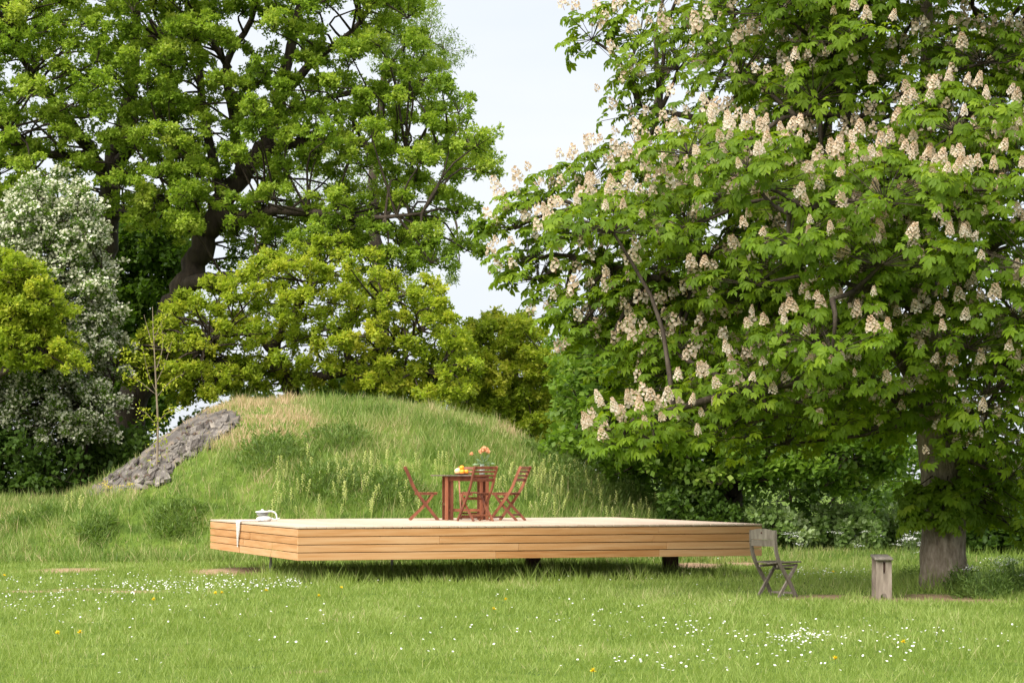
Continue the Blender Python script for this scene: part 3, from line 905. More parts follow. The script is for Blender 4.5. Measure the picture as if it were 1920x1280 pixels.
def make_tree(name, label, base, limbs, puffs, leafmat, per=7, ntuft=11, nsub=7, ln=0.12, wd=0.9, tv=OAK_V, tt=OAK_T, aspect=0.62, droop=0.0, bark='oak_bark', group=None, tint0=0.5, tvar=0.13, twr=0.02, cat='tree', thick=(0.035, 0.014), extra=None, nearfrac=1.0):
    t = thing(name, label, cat, base, 0, group)
    base = np.asarray(base, float)
    nodes = []
    for i, (nm, P, rr) in enumerate(limbs):
        a = Acc(); C = tube(a, P, rr, 12 if i == 0 else 8, wob=0.13, n=(70 if i == 0 else None))
        obj(nm, a.mesh(nm, base, True), M[bark], t)
        k0 = int(len(C) * (0.35 if i == 0 else 0.2))
        nodes.append(C[k0:])
    nodes = np.concatenate(nodes)
    tw = Acc(); lf = Acc(); ex = Acc()
    dmean = float(np.mean([q[2] for q in puffs]))
    for (x, y, d, r) in puffs:
        c = W3(x, y, d); R_ = r * d / F
        rad = np.array([R_, R_ * 1.05, R_ * aspect])
        dist = np.linalg.norm((nodes - c) * np.array([1, 1, 1.0]), axis=1) + np.clip(nodes[:, 2] - c[2], 0, 9) * 1.2
        a0 = nodes[int(np.argmin(dist + rng.uniform(0, 0.6, len(dist))))]
        P, Dn, sb_, sc = puff_points(c, rad, nsub, ntuft if d < dmean + .3 else int(ntuft * .5))
        pb = tint0 + rng.normal(0, tvar * 0.6)
        twig_to(tw, a0, c - np.array([0, 0, rad[2] * .4]), thick[0], thick[1], 0.10, 5)
        for s in (sc if d < dmean + .3 else sc[:2]): twig_to(tw, c - np.array([0, 0, rad[2] * .4]), s, thick[1], 0.005, 0.05, 3)
        tb_ = pb + np.repeat(0, len(P)) + sb_ * tvar * 0.45 + rng.normal(0, tvar * 0.4, len(P))
        leaves_at(lf, P, Dn, tb_, per, ln, wd, tv, tt, droop, tvar * 0.6)
        if extra: extra(ex, P, Dn)
    obj('branches', tw.mesh('branches', base, True), M[bark], t, kind='stuff')
    obj('foliage', lf.mesh('foliage', base), leafmat, t, kind='stuff')
    if extra: obj('blossom', ex.mesh('blossom', base), M['blossom'], t, kind='stuff')
    return t


def px_line(pts):
    return [W3(*p) for p in pts]


# ---- leaning oak behind the mound
oak_base = W3(222, 868, 61.0); oak_base[2] = float(terr(oak_base[0], oak_base[1]))
limbs = [('trunk', [oak_base + [0, 0, -.2]] + px_line([(240, 790, 61), (290, 650, 61), (340, 545, 61), (385, 450, 61), (420, 370, 61), (470, 310, 61.2), (510, 240, 61.5), (535, 130, 61.5), (560, 20, 61.5), (575, -120, 61.5)]), [0.44, 0.37, 0.33, 0.31, 0.29, 0.26, 0.22, 0.18, 0.14, 0.10, 0.05]),
         ('limb', px_line([(410, 390, 61), (430, 420, 60.5), (480, 398, 60), (540, 395, 59.5), (620, 402, 59), (700, 408, 58.5), (790, 400, 58.3)]), [0.2, 0.16, 0.14, 0.11, 0.08, 0.06, 0.03]),
         ('limb', px_line([(345, 535, 61), (390, 525, 60), (450, 520, 59.5), (520, 505, 59), (600, 470, 58.5)]), [0.22, 0.17, 0.13, 0.09, 0.04]),
         ('limb', px_line([(420, 375, 61), (400, 300, 61.5), (380, 200, 61.5), (370, 80, 62), (330, -60, 62)]), [0.16, 0.12, 0.10, 0.08, 0.05]),
         ('limb', px_line([(455, 330, 61), (440, 230, 61), (425, 120, 61), (470, 40, 61), (500, -80, 61)]), [0.14, 0.11, 0.09, 0.07, 0.04]),
         ('limb', px_line([(490, 285, 61.3), (560, 268, 61), (640, 262, 60.5), (720, 280, 60), (800, 275, 60), (880, 270, 60)]), [0.15, 0.12, 0.1, 0.07, 0.05, 0.025]),
         ('limb', px_line([(525, 190, 61.5), (590, 110, 61), (660, 60, 61), (720, -20, 61)]), [0.13, 0.10, 0.07, 0.04]),
         ('limb', px_line([(515, 220, 61.5), (600, 190, 61.5), (700, 165, 61.5), (790, 170, 61)]), [0.11, 0.08, 0.06, 0.03]),
         ('limb', px_line([(430, 130, 61), (390, 60, 61), (350, -40, 61)]), [0.09, 0.07, 0.04]),
         ('limb', px_line([(560, 20, 61.5), (620, -40, 61.5), (690, -110, 61.5)]), [0.1, 0.07, 0.04])]
OAK_POLY = [(330, -170), (740, -170), (770, 40), (800, 110), (850, 175), (868, 215), (905, 245), (915, 320), (870, 345), (850, 380), (885, 430), (890, 468), (845, 475), (780, 500), (720, 500), (660, 470), (580, 455), (500, 455), (450, 440), (400, 470), (340, 420), (320, 330), (300, 200), (310, 0)]
OAK_GAPS = [(362, 485, 46, 40), (398, 425, 42, 40), (435, 360, 42, 34), (468, 305, 34, 30), (505, 398, 60, 20), (620, 60, 40, 36), (700, 130, 30, 26), (760, 250, 40, 20), (560, 150, 24, 40), (700, 330, 40, 26), (390, 130, 20, 30), (740, 420, 30, 20), (820, 330, 30, 20), (445, 120, 34, 50), (480, 60, 24, 60), (575, 338, 40, 22), (650, 335, 40, 20), (470, 340, 22, 34), (430, 205, 22, 26), (530, 90, 20, 60), (410, 420, 20, 46), (350, 250, 18, 30), (840, 220, 24, 22)]
pf = poly_puffs(OAK_POLY, 60.5, 2.6, (18, 42), 55, 6000, OAK_GAPS) + [(455, 470, 61.5, 26), (500, 455, 61.5, 30), (550, 445, 61.2, 30), (600, 450, 61.2, 28), (430, 500, 62, 22), (520, 490, 61.8, 26), (650, 455, 61, 30)]
make_tree('oak_tree', 'large oak with dark leaning trunk rising behind the mound', oak_base, limbs, pf, M['oak_leaf'], per=11, ntuft=10, nsub=8, ln=0.080, wd=1.1, tint0=0.54, tvar=0.2)

# ---- second oak, trunk hidden by the hawthorn
b2 = W3(185, 868, 63.0); b2[2] = float(terr(b2[0], b2[1]))
limbs = [('trunk', [b2 + [0, 0, -.2]] + px_line([(182, 760, 63), (192, 560, 63), (205, 400, 63), (210, 320, 63), (240, 200, 63), (255, 60, 63), (250, -120, 63)]), [0.36, 0.31, 0.28, 0.26, 0.24, 0.18, 0.12, 0.05]),
         ('limb', px_line([(208, 350, 63), (165, 280, 62), (110, 200, 61), (60, 140, 60.5), (10, 60, 60)]), [0.2, 0.16, 0.12, 0.08, 0.04]),
         ('limb', px_line([(215, 310, 63), (270, 250, 62), (310, 180, 61.5), (320, 80, 61)]), [0.16, 0.12, 0.08, 0.04]),
         ('limb', px_line([(170, 290, 62), (90, 290, 61), (20, 240, 60), (-40, 160, 60)]), [0.13, 0.1, 0.08, 0.04]),
         ('limb', px_line([(205, 400, 63), (250, 400, 62), (300, 390, 61), (350, 360, 60)]), [0.12, 0.09, 0.07, 0.03])]
POLY2 = [(-140, -170), (330, -170), (335, 60), (320, 200), (370, 300), (390, 380), (350, 430), (290, 440), (240, 400), (200, 330), (90, 330), (60, 400), (-140, 460)]
pf = poly_puffs(POLY2, 60.5, 2.6, (20, 44), 56, 6000, [(120, 275, 40, 16), (30, 190, 16, 40), (200, 300, 30, 26), (330, 330, 20, 24), (60, 250, 26, 16), (205, 370, 20, 36)])
make_tree('oak_tree', 'broad oak crown spreading above the white hawthorn', b2, limbs, pf, M['oak_leaf'], per=11, ntuft=10, nsub=8, ln=0.080, wd=1.1, tint0=0.58, tvar=0.2)

# ---- low golden oak right behind the mound's crest
b3 = W3(560, 800, 58.5); b3[2] = float(terr(b3[0], b3[1]))
limbs = [('trunk', [b3 + [0, 0, -.2]] + px_line([(545, 725, 58.5), (520, 690, 58.4), (515, 650, 58.2), (545, 590, 58), (600, 520, 58)]), [0.2, 0.19, 0.15, 0.13, 0.10, 0.04]),
         ('limb', px_line([(516, 660, 58.2), (470, 625, 58), (420, 630, 57.5), (380, 660, 57)]), [0.11, 0.09, 0.06, 0.03]),
         ('limb', px_line([(535, 715, 58.5), (600, 705, 58), (680, 690, 57.8), (740, 700, 57.6), (830, 690, 57.5)]), [0.12, 0.12, 0.10, 0.08, 0.03]),
         ('limb', px_line([(660, 695, 57.9), (650, 640, 57.7), (680, 580, 57.5), (740, 560, 57.5)]), [0.09, 0.08, 0.05, 0.03]),
         ('limb', px_line([(720, 697, 57.7), (735, 660, 57.5), (790, 620, 57.3)]), [0.08, 0.06, 0.03]),
         ('limb', px_line([(560, 740, 58.5), (530, 700, 58.3), (490, 700, 58), (455, 690, 57.6)]), [0.06, 0.05, 0.04, 0.02])]
POLY3 = [(318, 590), (360, 560), (420, 540), (440, 510), (500, 480), (560, 490), (600, 478), (660, 485), (700, 515), (745, 525), (800, 545), (825, 565), (850, 610), (880, 650), (880, 720), (860, 755), (830, 750), (780, 735), (700, 730), (640, 690), (590, 680), (560, 690), (500, 690), (440, 720), (380, 750), (330, 750), (310, 660)]
pf = poly_puffs(POLY3, 57.6, 1.6, (12, 28), 39, 6000, [(600, 665, 40, 14), (505, 660, 20, 20)]) + poly_puffs([(330, 690), (560, 690), (700, 690), (880, 700), (880, 745), (700, 735), (520, 720), (340, 760)], 58.3, 1.2, (9, 20), 34, 900) + poly_puffs([(225, 660), (260, 630), (320, 600), (330, 720), (240, 720)], 58.5, .8, (9, 20), 24, 900) + [(596, 455, 57.5, 16), (575, 470, 57.5, 20), (640, 452, 57.6, 15), (690, 480, 57.4, 18), (500, 485, 57.4, 18), (468, 505, 57.6, 16), (828, 545, 57.4, 20), (800, 528, 57.5, 16), (395, 535, 57.2, 18), (345, 560, 57.4, 16), (870, 640, 57.4, 20)]
make_tree('oak_tree', 'low golden-green oak leaning over the top of the mound', b3, limbs, pf, M['oak_gold'], per=7, ntuft=8, nsub=7, ln=0.082, wd=1.1, tint0=0.58, tvar=0.22, thick=(0.03, 0.012))

# ---- golden oak further right
b4 = W3(960, 860, 63.0); b4[2] = float(terr(b4[0], b4[1]))
limbs = [('trunk', [b4 + [0, 0, -.2]] + px_line([(955, 780, 63), (960, 700, 63), (975, 630, 63)]), [0.2, 0.17, 0.12, 0.04]),
         ('limb', px_line([(957, 760, 63), (900, 720, 62.5), (870, 680, 62)]), [0.1, 0.07, 0.03]), ('limb', px_line([(958, 740, 63), (1010, 700, 62.5), (1040, 690, 62)]), [0.1, 0.07, 0.03])]
POLY4 = [(850, 660), (880, 620), (930, 600), (985, 605), (1010, 640), (1030, 690), (1050, 740), (1075, 770), (1060, 830), (1010, 830), (930, 790), (860, 760)]
pf = poly_puffs(POLY4, 62, 1.6, (14, 34), 31, 5000) + [(925, 592, 62, 14), (985, 596, 62, 14), (1012, 625, 62, 12), (890, 612, 62, 14)]
make_tree('oak_tree', 'small golden-green oak between the mound and the dark maple', b4, limbs, pf, M['oak_gold'], per=8, ntuft=8, nsub=7, ln=0.085, wd=1.1, tint0=0.66, tvar=0.22, thick=(0.025, 0.01))

# ---- golden oak boughs in front of the hawthorn (trunk left of the frame)
b5 = W3(-60, 900, 55.0); b5[2] = float(terr(b5[0], b5[1]))
limbs = [('trunk', [b5 + [0, 0, -.2]] + px_line([(-55, 760, 55), (-40, 620, 55), (-10, 520, 55)]), [0.22, 0.18, 0.12, 0.04]),
         ('limb', px_line([(-52, 740, 55), (20, 690, 54.6), (90, 665, 54.3)]), [0.09, 0.06, 0.02]), ('limb', px_line([(-44, 650, 55), (10, 590, 54.6), (70, 570, 54.4)]), [0.09, 0.06, 0.02])]
POLY5 = [(-120, 470), (20, 480), (60, 500), (85, 545), (125, 590), (100, 620), (140, 660), (130, 690), (60, 695), (10, 690), (20, 640), (-10, 600), (-120, 620)]
pf = poly_puffs(POLY5, 54.3, 0.8, (14, 30), 30, 4000)
make_tree('oak_tree', 'golden-green oak boughs overhanging the white hawthorn blossom', b5, limbs, pf, M['oak_gold'], per=8, ntuft=8, nsub=7, ln=0.08, wd=1.1, tint0=0.56, tvar=0.22, thick=(0.025, 0.01))


# ---- hawthorn in blossom
def blossom(acc, P, Dn):
    k = rng.random(len(P)) < 0.58
    P = P[k]; Dn = Dn[k]; per = 7
    n = len(P) * per
    P2 = np.repeat(P, per, 0) + rng.normal(0, 0.045, (n, 3)) + np.repeat(Dn, per, 0) * 0.05
    tv = np.array([(-.5, -.5, 0), (.5, -.5, 0), (.6, .5, 0.15), (-.5, .6, 0.1), (0, 0, .25)]); tt = np.array([(0, 1, 2), (0, 2, 3)])
    acc.add(*bake(tv, tt, P2, rng.normal(0, 1, (n, 3)), np.array([0, -0.2, 1.0]) + rng.normal(0, .6, (n, 3)), rng.uniform(0.028, 0.058, n), rng.random(n)))


b6 = W3(150, 900, 57.0); b6[2] = float(terr(b6[0], b6[1]))
limbs = [('trunk', [b6 + [0, 0, -.2]] + px_line([(148, 800, 57), (135, 680, 57), (120, 540, 57), (115, 430, 57)]), [0.2, 0.18, 0.15, 0.1, 0.04]),
         ('limb', px_line([(145, 780, 57), (80, 700, 56.8), (30, 640, 56.6)]), [0.1, 0.07, 0.03]), ('limb', px_line([(138, 700, 57), (180, 600, 56.8), (190, 500, 56.8)]), [0.1, 0.07, 0.03]),
         ('limb', px_line([(146, 790, 57), (200, 740, 56.8), (220, 690, 56.7)]), [0.08, 0.06, 0.03])]
POLY6 = [(-120, 420), (20, 395), (60, 355), (105, 345), (160, 370), (185, 440), (200, 530), (222, 590), (205, 650), (190, 700), (205, 745), (190, 800), (150, 835), (90, 845), (20, 835), (-120, 830)]
pf = poly_puffs(POLY6, 56.8, 1.3, (16, 38), 31, 6000) + [(60, 345, 56.8, 14), (110, 330, 56.8, 14), (150, 350, 56.8, 14), (222, 640, 56.5, 16), (228, 760, 56.4, 18), (205, 815, 56.3, 16), (232, 700, 56.5, 12), (30, 380, 56.8, 16)]
make_tree('hawthorn_tree', 'hawthorn covered in white blossom beside the mound', b6, limbs, pf, M['maple_leaf'], per=6, ntuft=9, nsub=7, ln=0.07, tint0=0.55, extra=blossom, droop=0.3, thick=(0.02, 0.008))

# ---- pale trees further back, showing past the oak
b7 = W3(720, 868, 76.0); b7[2] = float(terr(b7[0], b7[1]))
limbs = [('trunk', [b7 + [0, 0, -.2]] + px_line([(715, 600, 76), (700, 350, 76), (720, 150, 76), (740, -60, 76)]), [0.3, 0.24, 0.16, 0.1, 0.03]),
         ('limb', px_line([(710, 420, 76), (790, 330, 76), (850, 400, 75.5), (862, 500, 75)]), [0.1, 0.07, 0.04, 0.015]), ('limb', px_line([(722, 130, 76), (780, 70, 76), (830, 90, 76)]), [0.07, 0.05, 0.02])]
pf = poly_puffs([(700, -60), (790, 10), (830, 40), (845, 110), (835, 150), (780, 150), (720, 120)], 75, 1.5, (24, 40), 38, 900) + poly_puffs([(520, 300), (690, 300), (700, 470), (520, 480)], 76, 2, (30, 50), 62, 900) + [(835, 470, 74, 16), (850, 500, 74, 12), (848, 524, 74, 8), (815, 450, 74, 18), (780, 455, 74, 20)]
make_tree('willow_tree', 'pale feathery tree showing through behind the big oak', b7, limbs, pf, M['pale_leaf'], per=5, ntuft=10, nsub=6, ln=0.11, wd=0.4, tint0=0.5, droop=0.6, aspect=0.9, thick=(0.02, 0.008))

bb = W3(262, 880, 69.0); bb[2] = float(terr(bb[0], bb[1]))
limbs = [('trunk', [bb + [0, 0, -.2]] + px_line([(262, 760, 69), (268, 620, 69), (262, 480, 69)]), [0.25, 0.2, 0.14, 0.04]), ('limb', px_line([(266, 640, 69), (310, 560, 69), (330, 480, 69)]), [0.1, 0.07, 0.03])]
pf = poly_puffs([(180, 420), (300, 400), (350, 430), (340, 520), (300, 590), (330, 660), (345, 740), (290, 800), (180, 810)], 69, 1.5, (22, 42), 34, 3000, [(335, 740, 20, 20), (240, 445, 26, 14)])
make_tree('maple_tree', 'dark green tree filling the gap between hawthorn and leaning oak trunk', bb, limbs, pf, M['maple_leaf'], per=6, ntuft=9, nsub=6, ln=0.14, tv=MAP_V, tt=MAP_T, tint0=0.4, thick=(0.02, 0.008))

# ---- dark maple behind the chestnut
b8 = W3(1362, 1030, 51.5); b8[2] = 0.0
limbs = [('trunk', [b8 + [0, 0, -.2]] + px_line([(1362, 960, 51.5), (1362, 880, 51.5), (1368, 790, 51.5), (1372, 680, 51.5), (1380, 580, 51.5)]), [0.42, 0.36, 0.3, 0.24, 0.15, 0.05]),
         ('limb', px_line([(1362, 880, 51.5), (1290, 820, 51), (1210, 790, 50.5), (1130, 770, 50)]), [0.16, 0.12, 0.08, 0.03]), ('limb', px_line([(1366, 840, 51.5), (1450, 800, 51), (1540, 790, 50.6), (1620, 800, 50)]), [0.16, 0.12, 0.08, 0.03]),
         ('limb', px_line([(1369, 760, 51.5), (1280, 690, 51.5), (1180, 660, 51)]), [0.13, 0.1, 0.04]), ('limb', px_line([(1369, 750, 51.5), (1480, 680, 51.5), (1580, 640, 51)]), [0.13, 0.1, 0.04])]
POLY8 = [(1075, 660), (1110, 640), (1180, 560), (1330, 520), (1500, 540), (1640, 620), (1700, 740), (1690, 880), (1600, 925), (1500, 905), (1420, 900), (1330, 905), (1250, 910), (1190, 880), (1130, 850), (1060, 830), (1050, 760), (1090, 720)]
pf = poly_puffs(POLY8, 50.8, 2.4, (28, 50), 50, 8000)
make_tree('maple_tree', 'dark green maple standing behind the far edge of the deck', b8, limbs, pf, M['maple_leaf'], per=6, ntuft=9, nsub=6, ln=0.125, tv=MAP_V, tt=MAP_T, wd=0.95, tint0=0.60, tvar=0.2, aspect=0.5)

# ---- maple shrub filling the foot of the mound on the right
b9 = W3(1150, 1000, 55.0); b9[2] = float(terr(b9[0], b9[1]))
limbs = [('trunk', [b9 + [0, 0, -.2]] + px_line([(1150, 900, 55), (1140, 800, 55), (1130, 720, 55)]), [0.12, 0.1, 0.07, 0.03])]
pf = poly_puffs([(1065, 650), (1120, 620), (1200, 680), (1230, 800), (1240, 900), (1170, 880), (1110, 850), (1060, 810), (1080, 730)], 54.5, 1.2, (24, 40), 34, 3000)
make_tree('maple_shrub', 'bushy young maple at the foot of the mound beside the golden oak', b9, limbs, pf, M['maple_leaf'], per=6, ntuft=9, nsub=6, ln=0.11, tv=MAP_V, tt=MAP_T, wd=0.95, tint0=0.58, cat='shrub', thick=(0.02, 0.008))


# ---- shrubs and hedge behind
def shrub(name, label, px, py0, D, wpx, top, mat, n=24, ln=0.1, tint0=0.5, rpx=(22, 38), sp=28, tv=MAP_V, tt=MAP_T, wd=0.9, group=None, base_z=None, extra=None):
    b = W3(px, py0, D); b[2] = float(terr(b[0], b[1]))
    yb = proj(b)[1]
    h = yb - top
    poly = [(px - wpx * .5, yb - 8), (px - wpx * .52, yb - h * .4), (px - wpx * .34, yb - h * .8), (px - wpx * .05, top), (px + wpx * .3, yb - h * .85), (px + wpx * .52, yb - h * .45), (px + wpx * .5, yb - 8)]
    pf_ = poly_puffs(poly, D, 0.8, rpx, sp, 1500)
    lm = [('stem', [b + [0, 0, -.1], W3(px + 4, yb - h * .35, D), W3(px - 3, yb - h * .7, D)], [0.05, 0.035, 0.015]),
          ('stem', [b + [0.05, 0, -.1], W3(px + wpx * .2, yb - h * .35, D), W3(px + wpx * .3, yb - h * .6, D)], [0.04, 0.03, 0.012]),
          ('stem', [b + [-0.05, 0, -.1], W3(px - wpx * .2, yb - h * .35, D), W3(px - wpx * .3, yb - h * .6, D)], [0.04, 0.03, 0.012])]
    return make_tree(name, label, b, lm, pf_, mat, per=4, ntuft=8, nsub=5, ln=ln, tv=tv, tt=tt, wd=wd, tint0=tint0, cat='shrub', thick=(0.014, 0.006), aspect=0.7, group=group, extra=extra)


for k, (px, D, w, top) in enumerate([(1310, 49.5, 130, 905), (1450, 49.5, 130, 960), (1580, 50, 120, 955), (1680, 51, 100, 965)]):
    shrub('pale_shrub', ['low shrub with pale green leaves behind the deck, beneath the maple trunk', 'low shrub with pale green leaves behind the weathered chair', 'low shrub with whitish leaves between the weathered chair and the bench', 'low shrub with pale leaves beside the chestnut trunk, behind the bench'][k], px, 1040, D, w, top, M['pale_shrub'] if k else M['hedge_leaf'], ln=0.10, tint0=0.52, rpx=(10, 22), sp=26)
for k, (px, D, w, top) in enumerate([(1480, 58, 330, 850), (1760, 60, 300, 830), (2000, 58, 260, 800), (1880, 50, 110, 985)]):
    shrub('hedge_shrub', ['dark leafy hedge shrub behind the whitish shrubs', 'dark leafy hedge shrub showing behind the chestnut trunk', 'tall hedge shrub at the meadow edge past the chestnut', 'small dark bush on the meadow beyond the chestnut trunk'][k], px, 1020, D, w, top, M['hedge_leaf'] if k != 1 else M['maple_leaf'], ln=0.14, tint0=0.45 if k < 3 else 0.3, rpx=(30, 50) if k < 3 else (16, 26), sp=44 if k < 3 else 20)
for k, (px, D, w, top) in enumerate([(-10, 56.2, 260, 815), (190, 57.5, 230, 800), (520, 70, 360, 735), (840, 72, 380, 725), (1130, 66, 330, 740), (680, 67, 300, 695)]):
    shrub('hedge_shrub', ['dark hedge shrub beneath the hawthorn, at the edge of the mound', 'dark hedge shrub hiding the foot of the oak trunks beside the slab', 'hedge shrub showing under the low golden oak', 'hedge shrub behind the crest of the mound', 'hedge shrub between the small golden oak and the maple', 'dark hedge shrub filling the space under the low golden oak boughs'][k], px, 880, D, w, top, M['hedge_leaf'], ln=0.13 if k < 2 else 0.17, tint0=0.5, rpx=(22, 40), sp=34)

# ------------------------------------------------------------------ horse chestnut
CB = ground_px(1768, 1104); CD = CB[1]


def leaflet(L, w, ang, lod=0):
    ca, sa = math.cos(ang), math.sin(ang)
    if lod == 0:
        pts = [(0.0, 0, 0), (.45, -.38, -.02), (.78, -.5, -.11), (1.0, 0, -.34), (.78, .5, -.11), (.45, .38, -.02), (.60, 0, -.13)]
        T = [(0, 1, 6), (1, 2, 6), (2, 3, 6), (3, 4, 6), (4, 5, 6), (5, 0, 6)]
    elif lod == 2:
        pts = [(0.0, 0, 0), (.62, -.46, -.05), (1.0, 0, -.32), (.62, .46, -.05), (.62, 0, -.13)]
        T = [(0, 1, 4), (1, 2, 4), (4, 2, 3), (0, 4, 3)]
    else:
        pts = [(0.0, 0, 0), (.70, -.5, -.07), (1.0, 0, -.32), (.70, .5, -.07)]
        T = [(0, 1, 2), (0, 2, 3)]
    return [((a * ca - b * w * sa) * L, (a * sa + b * w * ca) * L, c * L) for a, b, c in pts], T


def palmate(seed, lod=0):
    g_ = np.random.default_rng(seed)
    V = []; T = []
    full = ((0, 1.0), (0.62, .95), (-0.62, .95), (1.25, .78), (-1.25, .78), (1.95, .5), (-1.95, .5))
    for ang, L in full if lod == 0 else full[:5] if lod == 1 else full[:5]:
        v, t = leaflet(L * g_.uniform(.9, 1.1), 0.45, ang + g_.uniform(-.1, .1), lod)
        dz = g_.uniform(-.25, .1)
        v = [(a, b, c + dz * (a * a + b * b)) for a, b, c in v]
        T += [(i + len(V), j + len(V), k + len(V)) for i, j, k in t]; V += v
    return np.array(V), np.array(T)


def candle_geo(seed, n=46, grow=1.0):
    g_ = np.random.default_rng(seed)
    k = np.arange(n)
    z = 0.06 + 0.94 * (k / n) ** 0.92
    r = 0.27 * (1 - z) ** 0.7 * np.clip(z * 9, 0, 1) + 0.03
    th = k * 2.4 + g_.uniform(0, 6)
    d = np.stack([np.cos(th), np.sin(th), 0.35 + 0 * th], 1)
    P = np.stack([r * np.cos(th), r * np.sin(th), z], 1) + g_.normal(0, 0.012, (n, 3))
    tv = np.array([(-.15, 0, 0), (.5, -.75, .3), (.75, .1, -.45), (.5, .8, .3), (.95, .05, .75)]); tt = np.array([(0, 1, 2), (0, 2, 3), (0, 3, 4), (0, 4, 1)])
    s = grow * 0.15 * g_.uniform(.8, 1.25, n) * (1.1 - 0.5 * z)
    V, T, C = bake(tv, tt, P, d, np.array([0, 0, 1.0]) + g_.normal(0, .3, (n, 3)), s, np.clip(0.80 - 0.5 * z ** 4 + g_.normal(0, .16, n), 0, 1))
    a = Acc(); a.add(V, T, C)
    tube(a, [(0, 0, -0.12), (0, 0, 0.97)], [0.022, 0.008], 4, 3, cap=False, tint=0.15)
    return np.concatenate(a.V), np.concatenate(a.T), np.concatenate(a.C)


LEAVES = [palmate(k) for k in range(6)]
LEAVES_FAR = [palmate(k, 1) for k in range(6)]
LEAVES_MID = [palmate(k, 2) for k in range(6)]
CANDLES = [candle_geo(k + 50) for k in range(5)]
CANDLES_FAR = [candle_geo(k + 50, 14, 1.7) for k in range(5)]


